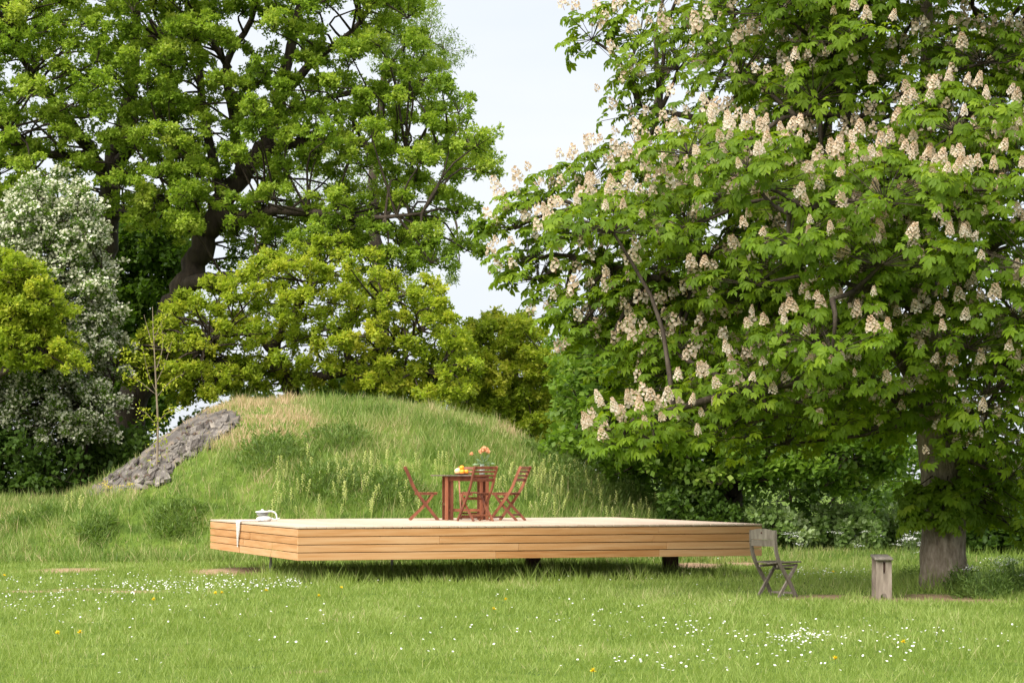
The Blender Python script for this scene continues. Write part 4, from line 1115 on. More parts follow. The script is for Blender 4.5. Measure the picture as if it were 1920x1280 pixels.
def chestnut():
    t = thing('chestnut_tree', 'horse chestnut in full bloom with upright cream flower candles', 'tree', CB)
    D = CD
    trunk = [CB + [0, 0, -.25], CB + [0, 0, .05]] + px_line([(1769, 1000, D), (1766, 900, D), (1755, 800, D), (1752, 720, D), (1735, 620, D), (1722, 480, D), (1725, 340, D), (1740, 160, D), (1735, -60, D), (1740, -260, D)])
    a = Acc(); C0 = tube(a, trunk, [0.44, 0.345, 0.30, 0.285, 0.275, 0.25, 0.21, 0.18, 0.15, 0.11, 0.07, 0.03], 18, 60, wob=0.02)
    obj('trunk', a.mesh('trunk', CB, True), M['chest_bark'], t)
    limbs_ = [(px_line([(1750, 730, D), (1690, 660, D - .5), (1630, 560, D - 1), (1612, 420, D - 1.2), (1600, 280, D - 1.4), (1560, 100, D - 1.5)]), [0.19, .16, .14, .12, .09, .04]),
              (px_line([(1745, 690, D), (1650, 620, D + .3), (1520, 600, D + .2), (1380, 560, D), (1220, 520, D), (1080, 480, D)]), [0.12, .1, .085, .07, .05, .02]),
              (px_line([(1754, 770, D), (1660, 735, D - 1), (1540, 715, D - 2), (1400, 730, D - 2.6), (1290, 760, D - 3), (1190, 785, D - 3.2)]), [0.11, .09, .075, .06, .04, .015]),
              (px_line([(1735, 620, D), (1800, 540, D - .5), (1870, 450, D - 1), (1950, 380, D - 1.5)]), [0.14, .1, .08, .03]),
              (px_line([(1725, 420, D), (1640, 330, D + .5), (1500, 260, D + .3), (1350, 230, D), (1200, 200, D)]), [0.12, .09, .08, .06, .02]),
              (px_line([(1728, 330, D), (1800, 230, D), (1880, 120, D - .5)]), [0.12, .09, .03]),
              (px_line([(1748, 730, D), (1830, 690, D - 1), (1900, 680, D - 2), (1990, 700, D - 3)]), [0.12, .09, .06, .03]),
              (px_line([(1735, 600, D), (1700, 560, D - 1.5), (1640, 540, D - 3), (1560, 560, D - 4.5)]), [0.12, .09, .06, .02]),
              (px_line([(1725, 470, D), (1690, 400, D - 1.5), (1600, 380, D - 3), (1480, 400, D - 4.3)]), [0.11, .09, .06, .02]),
              (px_line([(1730, 300, D), (1650, 240, D - 1), (1560, 215, D - 2), (1470, 220, D - 2.6)]), [0.08, .06, .04, .02]),
              (px_line([(1735, 560, D), (1790, 500, D + 2), (1800, 480, D + 4)]), [0.11, .08, .03]), (px_line([(1725, 400, D), (1640, 350, D + 2), (1520, 330, D + 4)]), [0.1, .08, .03]),
              (px_line([(1612, 420, D - 1.2), (1500, 380, D - 1), (1380, 370, D - .5), (1250, 380, D), (1080, 390, D)]), [0.09, .07, .06, .04, .015])]
    nodes = [C0[24:]]
    for P, rr in limbs_:
        a = Acc(); C = tube(a, P, rr, 8, wob=0.10)
        obj('limb', a.mesh('limb', CB, True), M['limb_bark'], t); nodes.append(C[3:])
    nodes = np.concatenate(nodes)
    # crown envelope: reach to the left (photo px) at image row y
    EY = [-300, -150, 0, 40, 90, 160, 230, 320, 380, 430, 500, 570, 640, 720, 790, 850]
    EX = [420, 560, 660, 640, 540, 560, 560, 730, 815, 805, 770, 720, 670, 640, 610, 520]
    boughs = []
    ax_px = 1750.0
    tries = 0
    while len(boughs) < 225 and tries < 30000:
        tries += 1
        y = rng.uniform(-280, 800)
        az = rng.uniform(-math.pi, math.pi)            # 0 = right, pi = left, -pi/2 = towards the camera
        if math.sin(az) > 0.35 and rng.random() < 0.45: continue
        if math.cos(az) > 0.2 and rng.random() < 0.5: continue
        env = np.interp(y, EY, EX) * D / F
        k = math.cos(az)
        env *= 1.0 if k < -0.7 else (0.80 + 0.2 * abs(k))
        f = rng.uniform(0.35, 0.90)
        if y > 600 and f < 0.5: continue
        z = H - (y - HY) * D / F
        c = np.array([(ax_px - 960) * D / F + env * f * math.cos(az), D + env * f * math.sin(az), z])
        # droop of low outer boughs stays inside the photographed lower edge
        px, py = proj(c)
        if 1640 < px < 1800 and py > 640 and math.sin(az) < 0: continue
        if px < 1500 and py > 730 and math.sin(az) < -.1 and px > 1250: continue
        if any(np.linalg.norm((c - b[0]) * [1, 1, 1.25]) < 0.74 for b in boughs): continue
        boughs.append((c, np.array([math.cos(az), math.sin(az), 0.0]), rng.uniform(0.7, 1.08)))
    # boughs that the photograph shows clearly
    for px, py, dd, rb in [(1600, 330, -1.6, .7), (1650, 280, -2, .7), (1560, 290, -2.2, .7), (1690, 330, -1.4, .6), (1650, 400, -2, .6), (1760, 280, -1.6, .7), (1800, 380, -1.8, .7), (1010, 490, 0, .6), (1130, 450, 0, .6), (1110, 400, -.3, .6), (1160, 520, 0, .6), (1110, 570, -.3, .6), (1140, 630, -.5, .6), (1190, 590, 0, .6), (1200, 690, -.5, .6), (1220, 400, -.5, .6), (1260, 470, -1, .6), (1150, 340, -.3, .6), (965, 395, 0, .62), (990, 455, 0, .6), (1030, 345, 0, .6), (1060, 520, 0, .6), (1085, 580, -.5, .6), (1100, 310, 0, .6), (1160, 800, -3.2, .6), (1230, 790, -3, .7), (1200, 255, 0, .55), (1110, 40, 0, .5), (1200, 35, 0, .55), (1190, 180, 0, .5),
                           (1440, 735, -2.6, .6), (1330, 790, -2.7, .6), (1560, 620, -4.4, .7), (1650, 480, -3.6, .7), (1480, 420, -4.3, .75), (1400, 280, -4.0, .8), (1290, 250, -3, .7), (1840, 800, -2.2, .8), (1900, 560, -3.4, .8), (1850, 700, -2.8, .7), (1700, 760, -1.2, .5), (1890, 860, -1.0, .8), (1850, 930, .8, .8), (1900, 960, .6, .7)]:
        c = W3(px, py, D + dd); o_ = c - np.array([(ax_px - 960) * D / F, D, c[2]]); boughs.append((c, nrm(o_), rb))
    tw = Acc(); tips = []
    for c, o_, rb in boughs:
        dist = np.linalg.norm(nodes - c, axis=1) + np.clip(nodes[:, 2] - c[2] - .2, 0, 9)
        a0 = nodes[int(np.argmin(dist))]
        cc = c - np.array([0, 0, 0.25])
        twig_to(tw, a0, cc, 0.035, 0.018, 0.05, 6)
        sd_ = np.cross(o_, [0, 0, 1.0])
        nt = int(27 * rb / .9)
        for _ in range(nt):
            a_ = rng.uniform(-rb, rb); b_ = rng.uniform(-rb, rb)
            if a_ * a_ + b_ * b_ > rb * rb: continue
            h = 0.34 * (1 - (a_ * a_ + b_ * b_) / rb ** 2) - 0.22 * (a_ / rb + .5) + rng.normal(0, 0.10)
            p = c + o_ * a_ + sd_ * b_ + np.array([0, 0, h])
            dr = nrm(o_ * (0.35 + a_ * .4) + sd_ * b_ * .5 + np.array([0, 0, 0.75]) + rng.normal(0, .18, 3))
            tips.append((p, dr, h)); twig_to(tw, cc, p, 0.007, 0.004, 0.0, 3)
        # lower tier of shaded leaves
        for _ in range(nt // 2):
            a_ = rng.uniform(-rb, rb) * .8; b_ = rng.uniform(-rb, rb) * .8
            p = c + o_ * a_ + sd_ * b_ + np.array([0, 0, -0.24 + rng.normal(0, .12)])
            tips.append((p, nrm(o_ * .5 + sd_ * b_ * .5 + rng.normal(0, .2, 3) + np.array([0, 0, .3])), -1)); twig_to(tw, cc, p, 0.006, 0.003, 0.0, 3)
    # epicormic shoots round the trunk
    for _ in range(105):
        px = rng.uniform(1695, 1925); py = rng.uniform(915, 985) if px < 1800 else rng.uniform(800, 985)
        p = W3(px, py, D - rng.uniform(0.34, 0.65) if px < 1830 else D + rng.uniform(-.6, .6))
        q = W3(1769, py - 30, D); o_ = nrm((p - q) * [1, 1, 0])
        tips.append((p, nrm(o_ * .8 + [0, 0, .35] + rng.normal(0, .2, 3)), -2)); twig_to(tw, q, p, 0.012, 0.006, 0.05, 4)
    obj('twigs', tw.mesh('twigs', CB), M['limb_bark'], t, kind='stuff')
    # leaves in whorls
    rec = []; cand = []
    for p, dr, h in tips:
        nlv = rng.integers(4, 7)
        a0 = rng.uniform(0, 6.28)
        s1 = nrm(np.cross(dr, [0.3, 0.1, 1.0])); s2 = np.cross(dr, s1)
        tv_ = rng.normal(0, 0.10)
        for k in range(nlv):
            th = a0 + k * 6.283 / nlv + rng.normal(0, .2)
            side = s1 * math.cos(th) + s2 * math.sin(th)
            ax_ = nrm(side * 0.9 + dr * .10 + np.array([0, 0, -0.42]) + rng.normal(0, .12, 3))
            nr_ = nrm(dr * .8 + side * .45 + np.array([0, 0, .45]) + rng.normal(0, .15, 3))
            pet = p + side * rng.uniform(0.05, 0.11) + dr * 0.03
            rec.append((pet, ax_, nr_, rng.uniform(0.092, 0.145), np.clip(0.36 + tv_ + rng.normal(0, .1), 0, 1)))
        if h > -0.9 and rng.random() < (0.95 if p[1] < D - .3 else .5) + 0.6 * max(h, -.2): cand.append((p + dr * .12, nrm(dr * .6 + np.array([0, 0, 1.0]) + rng.normal(0, .14, 3)), 0.105 + 0.115 * rng.beta(1.6, 1.8)))
    rec = [r for k, r in enumerate(rec) if r[0][1] < D + 1.2 or k % 3]
    pos = np.array([r[0] for r in rec]); px, py = proj(pos)
    vis = (px > 880) & (px < 1940) & (py > -20) & (py < 1100)
    # how close to the camera relative to the local crown surface
    cell = (px // 22).astype(int) * 1000 + (py // 22).astype(int)
    near = np.zeros(len(rec), bool); best = {}
    for i in np.argsort(pos[:, 1]):
        if vis[i] and cell[i] not in best: best[cell[i]] = i
    order = sorted(best.values(), key=lambda i: pos[i, 1])[:300]
    near[order] = True
    lf = Acc()
    mleaf = []
    for v, tt_ in LEAVES:
        m = mesh_tris('leaf', v, tt_, np.full(len(v), 0.30)); mleaf.append(m)
    sel = rng.integers(0, 6, len(rec))
    for k in range(6):
      for far in (False, True):
        ii = [i for i in range(len(rec)) if sel[i] == k and not near[i] and (pos[i, 1] > D - 0.8 or not vis[i]) == far]
        LV = (LEAVES_FAR if far else LEAVES_MID)[k]
        lf.add(*bake(LV[0], LV[1], np.array([rec[i][0] for i in ii]), np.array([rec[i][1] for i in ii]), np.array([rec[i][2] for i in ii]), np.array([rec[i][3] for i in ii]), np.array([rec[i][4] for i in ii])))
    obj('foliage', lf.mesh('foliage', CB), M['chest_leaf'], t, kind='stuff')
    for i in order:
        p, x_, z_, s, _ = rec[i]
        z2 = nrm(z_ - x_ * np.dot(x_, z_)); y2 = np.cross(z2, x_)
        o = obj('leaf', mleaf[sel[i]], M['chest_leaf'], t)
        o.matrix_local = Matrix(((x_[0] * s, y2[0] * s, z2[0] * s, p[0] - CB[0]), (x_[1] * s, y2[1] * s, z2[1] * s, p[1] - CB[1]), (x_[2] * s, y2[2] * s, z2[2] * s, p[2] - CB[2]), (0, 0, 0, 1)))
    kept = []
    KP = np.full((len(cand), 3), 1e6)
    for c_ in cand:                                  # candles keep their distance, only now and then a pair
        if np.min(np.sum((KP - c_[0]) ** 2, 1)) > (0.19 if rng.random() < .75 else .11) ** 2:
            KP[len(kept)] = c_[0]; kept.append(c_)
    cand = kept
    cp = np.array([c[0] for c in cand]); px, py = proj(cp)
    vis = (px > 880) & (px < 1940) & (py > -20) & (py < 1100)
    order = sorted([i for i in range(len(cand)) if vis[i]], key=lambda i: cp[i, 1])[:300]
    s_ord = set(order)
    mc = [mesh_tris('flower_candle', *g_) for g_ in CANDLES]
    for i in order:
        p, up, s = cand[i]
        o = obj('flower_candle', mc[i % 5], M['candle'], t, p - CB)
        o.rotation_mode = 'QUATERNION'
        o.rotation_quaternion = Vector(up).to_track_quat('Z', 'Y') @ Matrix.Rotation(random.uniform(0, 6.28), 3, 'Z').to_quaternion()
        w = rng.uniform(.85, 1.25); o.scale = (s * w, s * w, s)
    rest = [i for i in range(len(cand)) if i not in s_ord and cp[i, 1] < D + 1.5 and (vis[i] or i % 3 == 0)]
    fa = Acc()
    for i in rest:
        p, up, s = cand[i]; V, T, C = CANDLES_FAR[i % 5]
        q = Vector(up).to_track_quat('Z', 'Y').to_matrix()
        fa.add(V * s @ np.array(q).T + p, T, C)
    obj('far_candles', fa.mesh('far_candles', CB), M['candle'], t, kind='stuff')
    print('chestnut leaves', len(rec), 'candles', len(cand), 'boughs', len(boughs))


chestnut()


# ------------------------------------------------------------------ sapling before the slab
def sapling():
    b = hit(294, 880, 44)
    D = b[1]
    t = thing('young_tree', 'slender sapling with few yellowish leaves before the concrete shell', 'tree', b)
    a = Acc(); C = tube(a, [b + [0, 0, -.1]] + px_line([(296, 800, D), (293, 730, D), (290, 670, D), (287, 610, D), (286, 575, D)]), [0.024, 0.021, 0.018, 0.013, 0.009, 0.004], 7)
    obj('trunk', a.mesh('trunk', b, True), M['twig'], t)
    nd = []
    for pts in ([(293, 735, D), (278, 700, D), (268, 655, D - .1)], [(292, 720, D), (310, 680, D), (322, 640, D + .1)], [(291, 700, D), (305, 650, D), (302, 600, D)], [(289, 660, D), (278, 620, D), (270, 590, D)], [(293, 745, D), (320, 715, D), (345, 700, D)], [(293, 740, D), (262, 715, D), (240, 705, D)], [(296, 790, D), (318, 770, D), (330, 765, D)], [(296, 800, D), (275, 775, D), (262, 770, D)], [(288, 640, D), (300, 610, D), (312, 590, D)]):
        a = Acc(); C = tube(a, px_line(pts), [0.008, 0.006, 0.003], 5); obj('branch', a.mesh('branch', b, True), M['twig'], t); nd.append(C[2:])
    nd = np.concatenate(nd)
    g_ = rng.integers(0, len(nd), 80)
    P = nd[g_] + rng.normal(0, 0.06, (80, 3))
    P = np.vstack([P, np.array([W3(rng.uniform(286, 312), rng.uniform(780, 880), D) for _ in range(16)]), np.array([W3(rng.uniform(225, 270), rng.uniform(640, 720), D) for _ in range(26)])])
    lf = Acc(); leaves_at(lf, P, np.tile([0, 0, .3], (len(P), 1)), np.full(len(P), 0.8), 4, 0.085, 0.8, RHO_V, RHO_T, 0.3, 0.15)
    obj('leaves', lf.mesh('leaves', b), M['oak_gold'], t, kind='stuff')


sapling()

# ------------------------------------------------------------------ grass
B5V = np.array([(0, -.5, 0), (0, .5, 0), (.5, -.42, .06), (.5, .42, .06), (1, 0, .22)]); B5T = np.array([(0, 2, 1), (1, 2, 3), (2, 4, 3)])
B3V = np.array([(0, -.5, 0), (0, .5, 0), (1, 0, .15)]); B3T = np.array([(0, 2, 1)])
DRY = [(470, 795, 135, 46, 1.5), (385, 765, 80, 30, 1.1), (560, 770, 90, 24, .6), (975, 800, 50, 34, .7), (820, 785, 190, 30, .28), (520, 835, 60, 34, .4), (470, 925, 60, 34, .25), (640, 900, 24, 50, .25), (180, 925, 60, 14, .6), (280, 835, 50, 18, .5), (380, 900, 60, 40, .2)]


def dry_mask(px, py):
    s = np.zeros(np.shape(px))
    for cx, cy, rx, ry, a_ in DRY:
        s = np.maximum(s, a_ * np.exp(-(((px - cx) / rx) ** 2 + ((py - cy) / ry) ** 2)))
    return s


def blades(acc, x, y, h, w, tint, tv, tt, lean=0.45):
    n = len(x)
    P = np.stack([x, y, terr(x, y) - 0.01], 1)
    ax = nrm(np.stack([rng.normal(0, lean, n), rng.normal(0, lean, n), np.ones(n)], 1))
    th = rng.uniform(0, 6.28, n)
    # broad side mostly shown upward and to all directions
    nr = np.stack([np.cos(th), np.sin(th), 0.3 + 0 * th], 1)
    acc.add(*bake(tv, tt, P, ax, nr, np.stack([h, w, h], 1), np.clip(tint, 0, 1)))


def lawn():
    near = Acc(); mid = Acc()
    n = 285000
    y = rng.uniform(15.5, 50.5, n) ; u = rng.uniform(-1, 1, n)
    half = y * 0.2 * 1.06 + 0.5
    u = np.where(rng.random(n) < .14, u * 0 + np.sign(u) * rng.uniform(1, 1.0 + 3.5 / half, n), u)
    x = u * half
    keep = rng.random(n) < np.clip(1.15 - (y - 15) / 60, 0.35, 1)
    s = soil_mask(x, y); keep &= rng.random(n) > s * 0.93
    du, dv = deck_uv(x, y)
    under = (du > 0.7) & (du < DL - .7) & (dv > 0.9) & (dv < DW - .5)
    keep &= ~(under & (dv > 2.2) & (dv < 4.6) & (rng.random(n) < 0.7))
    keep &= (y < 47)
    x, y, s, du, dv = x[keep], y[keep], s[keep], du[keep], dv[keep]
    n = len(x)
    big = fbm(x * 0.9 + 3, y * 0.45 + 8, 3); fine = fbm(x * 5, y * 2.5, 2)
    h = 0.024 + 0.042 * fine + 0.026 * big + rng.gamma(2.0, 0.009, n)
    edge = np.exp(-((np.clip(np.abs(dv - 0.25) - .35, 0, 9)) / 0.35) ** 2) * ((du > -.4) & (du < DL + .2))
    edge2 = np.exp(-((np.clip(np.abs(du - 0.0) - .3, 0, 9)) / 0.4) ** 2) * ((dv > 0) & (dv < DW))
    h = h * (1 + 0.9 * np.maximum(edge, edge2 * .6))
    h = np.where((du > 0.3) & (du < DL - .2) & (dv > 0.45) & (dv < DW + .3), np.clip(h * 1.9, 0, .29), h)
    tx, ty = CB[0], CB[1]
    ring = np.exp(-((np.hypot(x - tx, (y - ty)) - 0.55) / 0.45) ** 2)
    h = h * (1 + 3.0 * ring)
    h *= (1 - 0.5 * s)
    tuft = fbm(x * 3.1 + 11, y * 1.9 + 5, 2)
    h = h * (1 + 1.3 * np.clip(tuft - .58, 0, 1) * 3)
    dryp = (fbm(x * 1.3 + 50, y * 0.8 + 20, 3) > 0.60)
    tint = 0.38 + 0.40 * big + 0.22 * (fine - .5) + rng.normal(0, 0.13, n) + 0.25 * s + 0.10 * dryp
    tint = np.where(rng.random(n) < 0.03, 0.95, tint)
    w = rng.uniform(0.0045, 0.0085, n) * np.clip(y / 22, 0.8, 2.2)
    k = y < 32
    blades(near, x[k], y[k], h[k], w[k], tint[k], B5V, B5T, 0.5); k = ~k
    blades(mid, x[k], y[k], h[k], w[k] * 1.2, tint[k], B3V, B3T, 0.5)
    V = np.concatenate(near.V + mid.V); T = np.concatenate(near.T + [t_ + near.n for t_ in mid.T]); C = np.concatenate(near.C + mid.C)
    o = obj('lawn_grass', mesh_tris('lawn_grass', V, T, C), M['lawn'], kind='stuff')
    tag(o, 'short green lawn grass around the deck', 'grass')


lawn()


def mound_grass():
    acc = Acc()
    n = 112000
    x = rng.uniform(-13.5, 8.5, n); y = rng.uniform(45.0, 57.5, n)
    z = terr(x, y)
    px, py = proj(np.stack([x, y, z], 1))
    keep = (px > -120) & (px < 2050) & (~inpoly(px + (fbm(x * 6, y * 6, 2) - .5) * 26, py + (fbm(x * 6 + 4, y * 6, 2) - .5) * 20, SLAB) | (rng.random(n) < .07))
    du, dv = deck_uv(x, y)
    keep &= ~((dv < DW + .05) & (du > 0) & (du < DL))
    keep &= (rng.random(n) < np.where(px > 1420, .55, 1))
    x, y, px, py = x[keep], y[keep], px[keep], py[keep]
    n = len(x)
    cl = fbm(x * 1.3, y * 0.9, 3); cf = fbm(x * 4 + 5, y * 3, 2)
    dr = dry_mask(px, py)
    h = (0.07 + 0.30 * np.clip(cl - .3, 0, 1) + 0.14 * cf) * (1 - 0.35 * dr) * rng.uniform(0.6, 1.5, n)
    h = np.where(px > 1350, h * .6, h)
    tint = 0.07 + 0.66 * (fbm(x * .8 + 30, y * .8, 3)) + 0.30 * np.clip(fbm(x * 1.7 + 70, y * 1.3, 3) - .52, 0, 1) * 2 + 0.35 * (cf - .5) + rng.normal(0, .13, n) + dr * (0.62 + rng.normal(0, .14, n))
    tint = np.where(rng.random(n) < 0.07, 0.82, tint)
    blades(acc, x, y, h, rng.uniform(0.009, 0.017, n), tint, B5V, B5T, 0.42)
    # tall seed stalks
    n = 3200
    x = rng.uniform(-11, 3.0, n); y = rng.uniform(46.5, 56.5, n); z = terr(x, y); px, py = proj(np.stack([x, y, z], 1))
    k = ~inpoly(px, py, SLAB) & (fbm(x * .9 + 7, y * .9, 2) > .46); x, y = x[k], y[k]; n = len(x)
    blades(acc, x, y, rng.uniform(0.22, 0.5, n), rng.uniform(0.005, 0.008, n), 0.66 + rng.normal(0, .15, n), B5V, B5T, 0.28)
    o = obj('mound_grass', acc.mesh('mound_grass'), M['meadow'], kind='stuff')
    tag(o, 'long uneven meadow grass covering the mound', 'grass')
    # far meadow behind the trees on the right
    acc = Acc(); n = 26000
    y = rng.uniform(47, 64, n); x = rng.uniform(2, 16, n); k = terr(x, y) < 0.3; x, y = x[k], y[k]; n = len(x)
    blades(acc, x, y, rng.uniform(.06, .28, n), rng.uniform(.01, .02, n), 0.45 + .3 * (fbm(x, y, 2) - .3) + rng.normal(0, .1, n), B3V, B3T, 0.4)
    o = obj('meadow_grass', acc.mesh('meadow_grass'), M['lawn'], kind='stuff')
    tag(o, 'bright meadow grass beyond the chestnut trunk', 'grass')


mound_grass()


# weedy clumps with broader leaves
def clump(name, label, px, py, wpx, hm, mat, n=260, ln=0.10, tint0=0.4, dmin=30.0, up=0.6, wd=0.5, group=None):
    b = hit(px, py, dmin) if py < 1040 else ground_px(px, py)
    R_ = wpx * b[1] / F / 2
    a = rng.uniform(0, 6.28, n); r = R_ * np.sqrt(rng.random(n))
    r = r * (0.55 + 0.9 * vnoise(a * 1.6 + px, a * 0 + py))
    hh = hm * np.clip(1 - (r / R_) ** 2 * .75, .1, 1) * rng.random(n) ** .8 * (0.4 + 1.2 * vnoise(np.cos(a) * r * 7 + px, np.sin(a) * r * 7 + py))
    x = b[0] + r * np.cos(a); y = b[1] + r * np.sin(a)
    P = np.stack([x, y, terr(x, y) + hh], 1)
    acc = Acc(); leaves_at(acc, P, np.stack([np.cos(a), np.sin(a), 0 * a + up], 1), np.full(n, tint0) + rng.normal(0, .1, n), 3, ln, wd, RHO_V, RHO_T, -0.2, 0.12)
    ns = 26
    a = rng.uniform(0, 6.28, ns); r = R_ * .7 * np.sqrt(rng.random(ns))
    st = Acc()
    for i in range(ns):
        x0, y0 = b[0] + r[i] * .6 * math.cos(a[i]), b[1] + r[i] * .6 * math.sin(a[i])
        tube(st, [(x0, y0, float(terr(x0, y0)) - .03), (b[0] + r[i] * math.cos(a[i]), b[1] + r[i] * math.sin(a[i]), b[2] + hm * .8)], [0.006, 0.003], 4, 3, cap=False)
    t = thing(name, label, 'weed', b, 0, group)
    obj('stems', st.mesh('stems', b), M['stem'], t, kind='stuff'); obj('leaves', acc.mesh('leaves', b), mat, t, kind='stuff')
    return t


M['weed'] = leaf_mat('weed_leaves', [(0, (0.045, 0.09, 0.016)), (.5, (0.12, 0.20, 0.035)), (1, (0.22, 0.30, 0.08))], 0.36, 0.6)
for px, py, w, h, la in [(512, 862, 120, .45, 'dense dark green weed clump on the mound below the dry grass'), (178, 1006, 80, .30, 'dark bushy weed at the foot of the mound near the lawn edge'), (795, 756, 32, .35, 'small upright weed on the crest of the mound'),
                         (620, 915, 150, .35, 'broad weed clump on the mound behind the deck edge'), (730, 930, 130, .35, 'weed clump on the mound behind the left folding chair'), (1090, 930, 180, .4, 'broad weed clump on the mound behind the right folding chair'), (1180, 945, 120, .4, 'weed clump at the foot of the mound near the maple'),
                         (330, 985, 110, .22, 'green weed clump beside the left end of the deck'), (60, 990, 120, .3, 'low green weed clump at the mound foot far from the deck'), (110, 915, 170, .35, 'low leafy ground cover beside the concrete shell'), (10, 925, 120, .4, 'low leafy ground cover under the hawthorn'), (640, 835, 110, .3, 'weed clump half way up the mound'), (1030, 870, 90, .35, 'weed clump on the mound shoulder below the golden oak')]:
    clump('weed_clump', la, px, py, w, h, M['weed'], n=int(4.2 * w), ln=0.12, tint0=0.62, wd=0.28, up=1.3)
# nettles and grass at the chestnut's foot
for px, py, w, h, la in [(1850, 1118, 110, .42, 'tall weeds with grass at the foot of the chestnut trunk'), (1905, 1110, 80, .45, 'tall weeds beyond the chestnut trunk, under its low shoots'), (1715, 1096, 70, .18, 'low weeds between the bench and the chestnut trunk'), (1800, 1108, 60, .22, 'low weeds against the chestnut trunk')]:
    clump('weed_clump', la, px, py, w, h, M['weed'], n=int(5 * w), ln=0.075, tint0=0.5, wd=0.3)


# ------------------------------------------------------------------ flowers
def spike_mesh(seed):
    g_ = np.random.default_rng(seed)
    n = 16
    z = np.linspace(.45, 1.0, n); th = np.arange(n) * 2.4
    r = 0.035 * (1.12 - z) / .6 + .008
    P = np.stack([r * np.cos(th), r * np.sin(th), z], 1)
    tv = np.array([(0, -.5, 0), (0, .5, 0), (1, 0, .3), (.4, 0, .5)]); tt = np.array([(0, 2, 3), (3, 2, 1), (0, 1, 2)])
    V, T, C = bake(tv, tt, P, np.stack([np.cos(th), np.sin(th), .6 + 0 * th], 1), np.array([[0, 0, 1.0]] * n), 0.06, g_.random(n) * .6 + .4)
    a = Acc(); a.add(V, T, C)
    tube(a, [(0, 0, -.1), (g_.normal(0, .02), g_.normal(0, .02), .5), (0, 0, 1)], [.012, .01, .02], 4, 4, cap=False, tint=0.1)
    return a.mesh('flower_spike')


SP = [spike_mesh(k) for k in range(5)]
regs = [((500, 700), (862, 958), 46), ((690, 790), (870, 955), 20), ((930, 1060), (880, 962), 34), ((1050, 1240), (890, 968), 44), ((560, 860), (850, 880), 12), ((120, 170), (935, 960), 6), ((20, 60), (955, 975), 4), ((990, 1100), (868, 900), 14)]
RL = ['between the white pot and the folding chair backing the slab', 'just behind the folding chair backing the slab', 'behind the folding chair backing the chestnut', 'on the mound foot between the table and the maple', 'half way up the mound above the white pot', 'among weeds near the concrete shell', 'among weeds at the lawn edge under the hawthorn', 'on the mound shoulder below the small golden oak']
for rk, ((x0, x1), (y0, y1), n) in enumerate(regs):
    for _ in range(n):
        px, py = random.uniform(x0, x1), random.uniform(y0, y1)
        p = hit(px, py + 22, 43)
        o = obj('flower_spike', SP[random.randrange(5)], M['spike'], None, p)
        s = random.uniform(0.30, 0.46); o.scale = (s * 1.4, s * 1.4, s); o.rotation_euler = (random.gauss(0, .12), random.gauss(0, .12), random.uniform(0, 6.28))
        tag(o, 'pale yellow flower spike ' + RL[rk], 'flower', 'flower spikes ' + RL[rk])

# daisies: far too many and small to pick apart
DPX = []
for cx, cy, sx, sy, n in [(330, 1105, 90, 9, 190), (230, 1112, 110, 14, 110), (440, 1103, 80, 7, 130), (80, 1130, 80, 12, 70), (150, 1148, 120, 14, 50), (60, 1096, 70, 5, 26), (520, 1102, 50, 6, 40), (1500, 1206, 26, 6, 70), (1470, 1212, 90, 18, 70), (1670, 1210, 70, 14, 36), (1290, 1190, 40, 12, 26), (1150, 1165, 90, 18, 46), (1560, 1080, 60, 4, 60), (1500, 1078, 40, 3, 26), (1120, 1080, 200, 10, 30), (600, 1200, 200, 40, 26), (1400, 1240, 220, 26, 50), (1760, 1220, 110, 25, 34), (820, 1180, 200, 40, 20), (250, 1200, 200, 40, 20), (1230, 1260, 90, 14, 26), (1630, 1085, 60, 8, 16), (1850, 1065, 50, 14, 20), (960, 1130, 500, 40, 40)]:
    DPX += [(rng.normal(cx, sx), max(1056, rng.normal(cy, sy))) for _ in range(n)]
DP = np.array([ground_px(a_, b_) for a_, b_ in DPX if b_ < 1300])
n8 = 8
dv_ = [(0, 0, .12)] + [(math.cos(k * 2 * math.pi / n8) * (1 if k % 2 else .86), math.sin(k * 2 * math.pi / n8) * (1 if k % 2 else .86), 0.0) for k in range(n8)]
dt_ = [(0, 1 + k, 1 + (k + 1) % n8) for k in range(n8)]
du_, _ = deck_uv(DP[:, 0], DP[:, 1])
a = Acc()
hd = rng.uniform(0.05, 0.085, len(DP))
a.add(*bake(np.array(dv_), np.array(dt_), DP + np.stack([0 * hd, 0 * hd, hd + .012], 1), rng.normal(0, 1, (len(DP), 3)) * [1, 1, .1], np.array([0, -0.45, 1.0]) + rng.normal(0, .3, (len(DP), 3)), rng.uniform(0.009, 0.0135, len(DP)), rng.random(len(DP))))
o = obj('daisies', a.mesh('daisies'), M['daisy'], kind='stuff'); tag(o, 'white daisies scattered in drifts over the lawn', 'daisies')


def dandelion_mesh():
    a_ = Acc(); g_ = np.random.default_rng(1); n = 26
    d_ = nrm(g_.normal(0, 1, (n, 3)) * [1, 1, .6] + [0, 0, .55])
    tv = np.array([(0, -.3, 0), (0, .3, 0), (1, 0, 0)]); tt = np.array([(0, 2, 1)])
    a_.add(*bake(tv, tt, d_ * 0.002, d_, np.array([0, 0, 1.0]) + g_.normal(0, .3, (n, 3)), 0.022, g_.random(n)))
    return a_.mesh('flower_head')


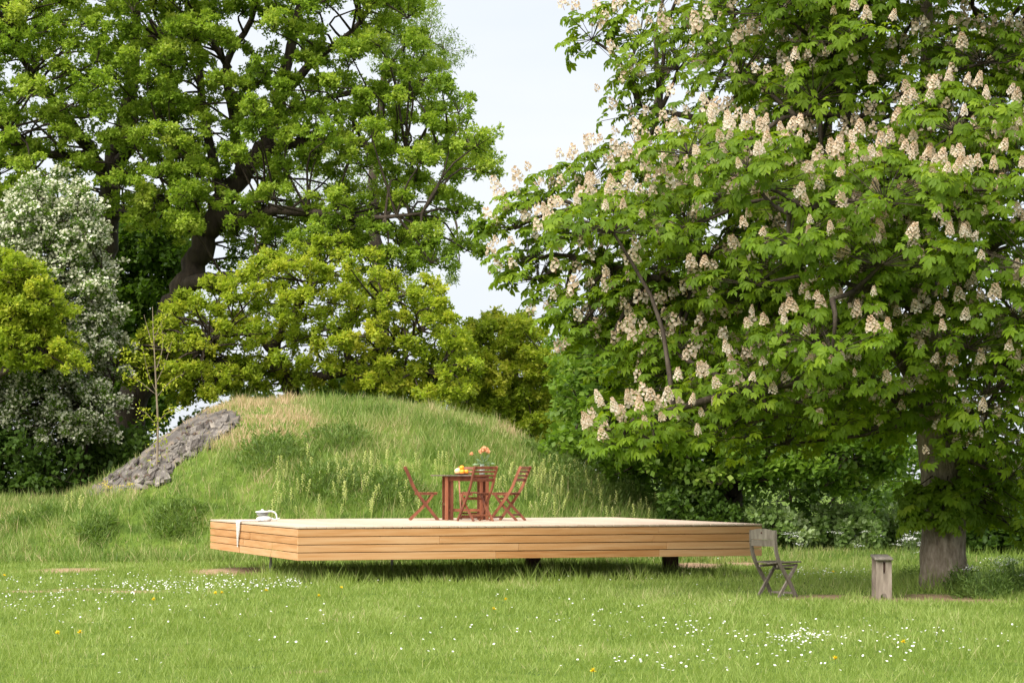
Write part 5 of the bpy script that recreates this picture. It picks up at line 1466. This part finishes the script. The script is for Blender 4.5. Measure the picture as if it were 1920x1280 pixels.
dm = dandelion_mesh(); sa_ = Acc(); tube(sa_, [(0, 0, -.02), (0.003, 0, .04), (0, 0, .085)], [.0025, .002, .002], 5, 4); sm = sa_.mesh('stem')
for px, py in [(288, 1139), (404, 1125), (416, 1125), (499, 1122), (598, 1129), (926, 1156), (1112, 1278), (1566, 1254), (1694, 1221), (1562, 1081), (150, 1202), (108, 1203), (8, 1088), (948, 1134), (640, 1115)]:
    t = thing('dandelion', 'yellow dandelion flower standing in the lawn', 'flower', ground_px(px, py), 0, 'dandelions in the lawn')
    obj('stem', sm, M['stem'], t); hdo = obj('flower_head', dm, M['dandelion'], t, (0, 0, .085)); hdo.rotation_euler = (0.35, 0, random.uniform(0, 6)); hdo.scale = (1.25, 1.25, 1.25)


# yellow flowers on the slab foot and cow parsley by the trunk
def umbels(name, label, spots, mat, hm, r, cat='flower'):
    P0 = np.mean([s for s in spots], 0); t = thing(name, label, cat, P0)
    st = Acc(); hd_ = Acc()
    for p in spots:
        h = hm * random.uniform(.7, 1.2); top = np.array(p) + [random.gauss(0, .04), random.gauss(0, .04), h]
        tube(st, [np.array(p) - [0, 0, .03], (np.array(p) + top) / 2 + [.01, 0, 0], top], [.005, .004, .003], 4, 4, cap=False)
        n = 30; q = top + rng.normal(0, 1, (n, 3)) * [r, r, r * .25]
        hd_.add(*bake(np.array(dv_), np.array(dt_), q, rng.normal(0, 1, (n, 3)) * [1, 1, .1], np.array([0, -0.2, 1.0]) + rng.normal(0, .3, (n, 3)), rng.uniform(r * .12, r * .24, n), rng.random(n)))
    obj('stems', st.mesh('stems', P0), M['stem'], t, kind='stuff'); obj('flower_heads', hd_.mesh('flower_heads', P0), mat, t, kind='stuff')


umbels('yellow_flower_clump', 'small yellow flowers before the foot of the concrete shell', [hit(random.uniform(195, 255), random.uniform(916, 932), 44) for _ in range(16)], M['dandelion'], 0.16, 0.035)
umbels('cow_parsley', 'white cow parsley flowering beside the foot of the chestnut trunk', [ground_px(random.uniform(1815, 1925), random.uniform(1085, 1112)) for _ in range(22)], M['daisy'], 0.32, 0.05)
umbels('cow_parsley', 'white cow parsley flowering below the pale shrubs behind the weathered chair', [ground_px(random.uniform(1470, 1700), random.uniform(1038, 1052)) for _ in range(18)], M['daisy'], 0.38, 0.05)
umbels('cow_parsley', 'white cow parsley on the meadow between the bench and the chestnut', [ground_px(random.uniform(1690, 1740), random.uniform(1040, 1070)) for _ in range(10)], M['daisy'], 0.4, 0.05)

# dry stalks at the far left
a = Acc()
P0 = hit(30, 915, 44)
for _ in range(90):
    p = hit(random.uniform(-60, 70), random.uniform(905, 930), 44)
    ang = random.gauss(0.5, .5)
    tube(a, [p - [0, 0, .05], p + np.array([math.sin(ang) * .3, random.gauss(0, .1), .35]), p + np.array([math.sin(ang) * .8, random.gauss(0, .2), random.uniform(.3, .75)])], [.010, .008, .004], 4, 5, cap=False)
o = obj('dry_stalks', a.mesh('dry_stalks', P0), M['dry_stem'], None, P0, kind='stuff')
tag(o, 'tangle of dry pale stalks under the hawthorn', 'dry stalks')
print('triangles', sum(len(m.polygons) for m in bpy.data.meshes))
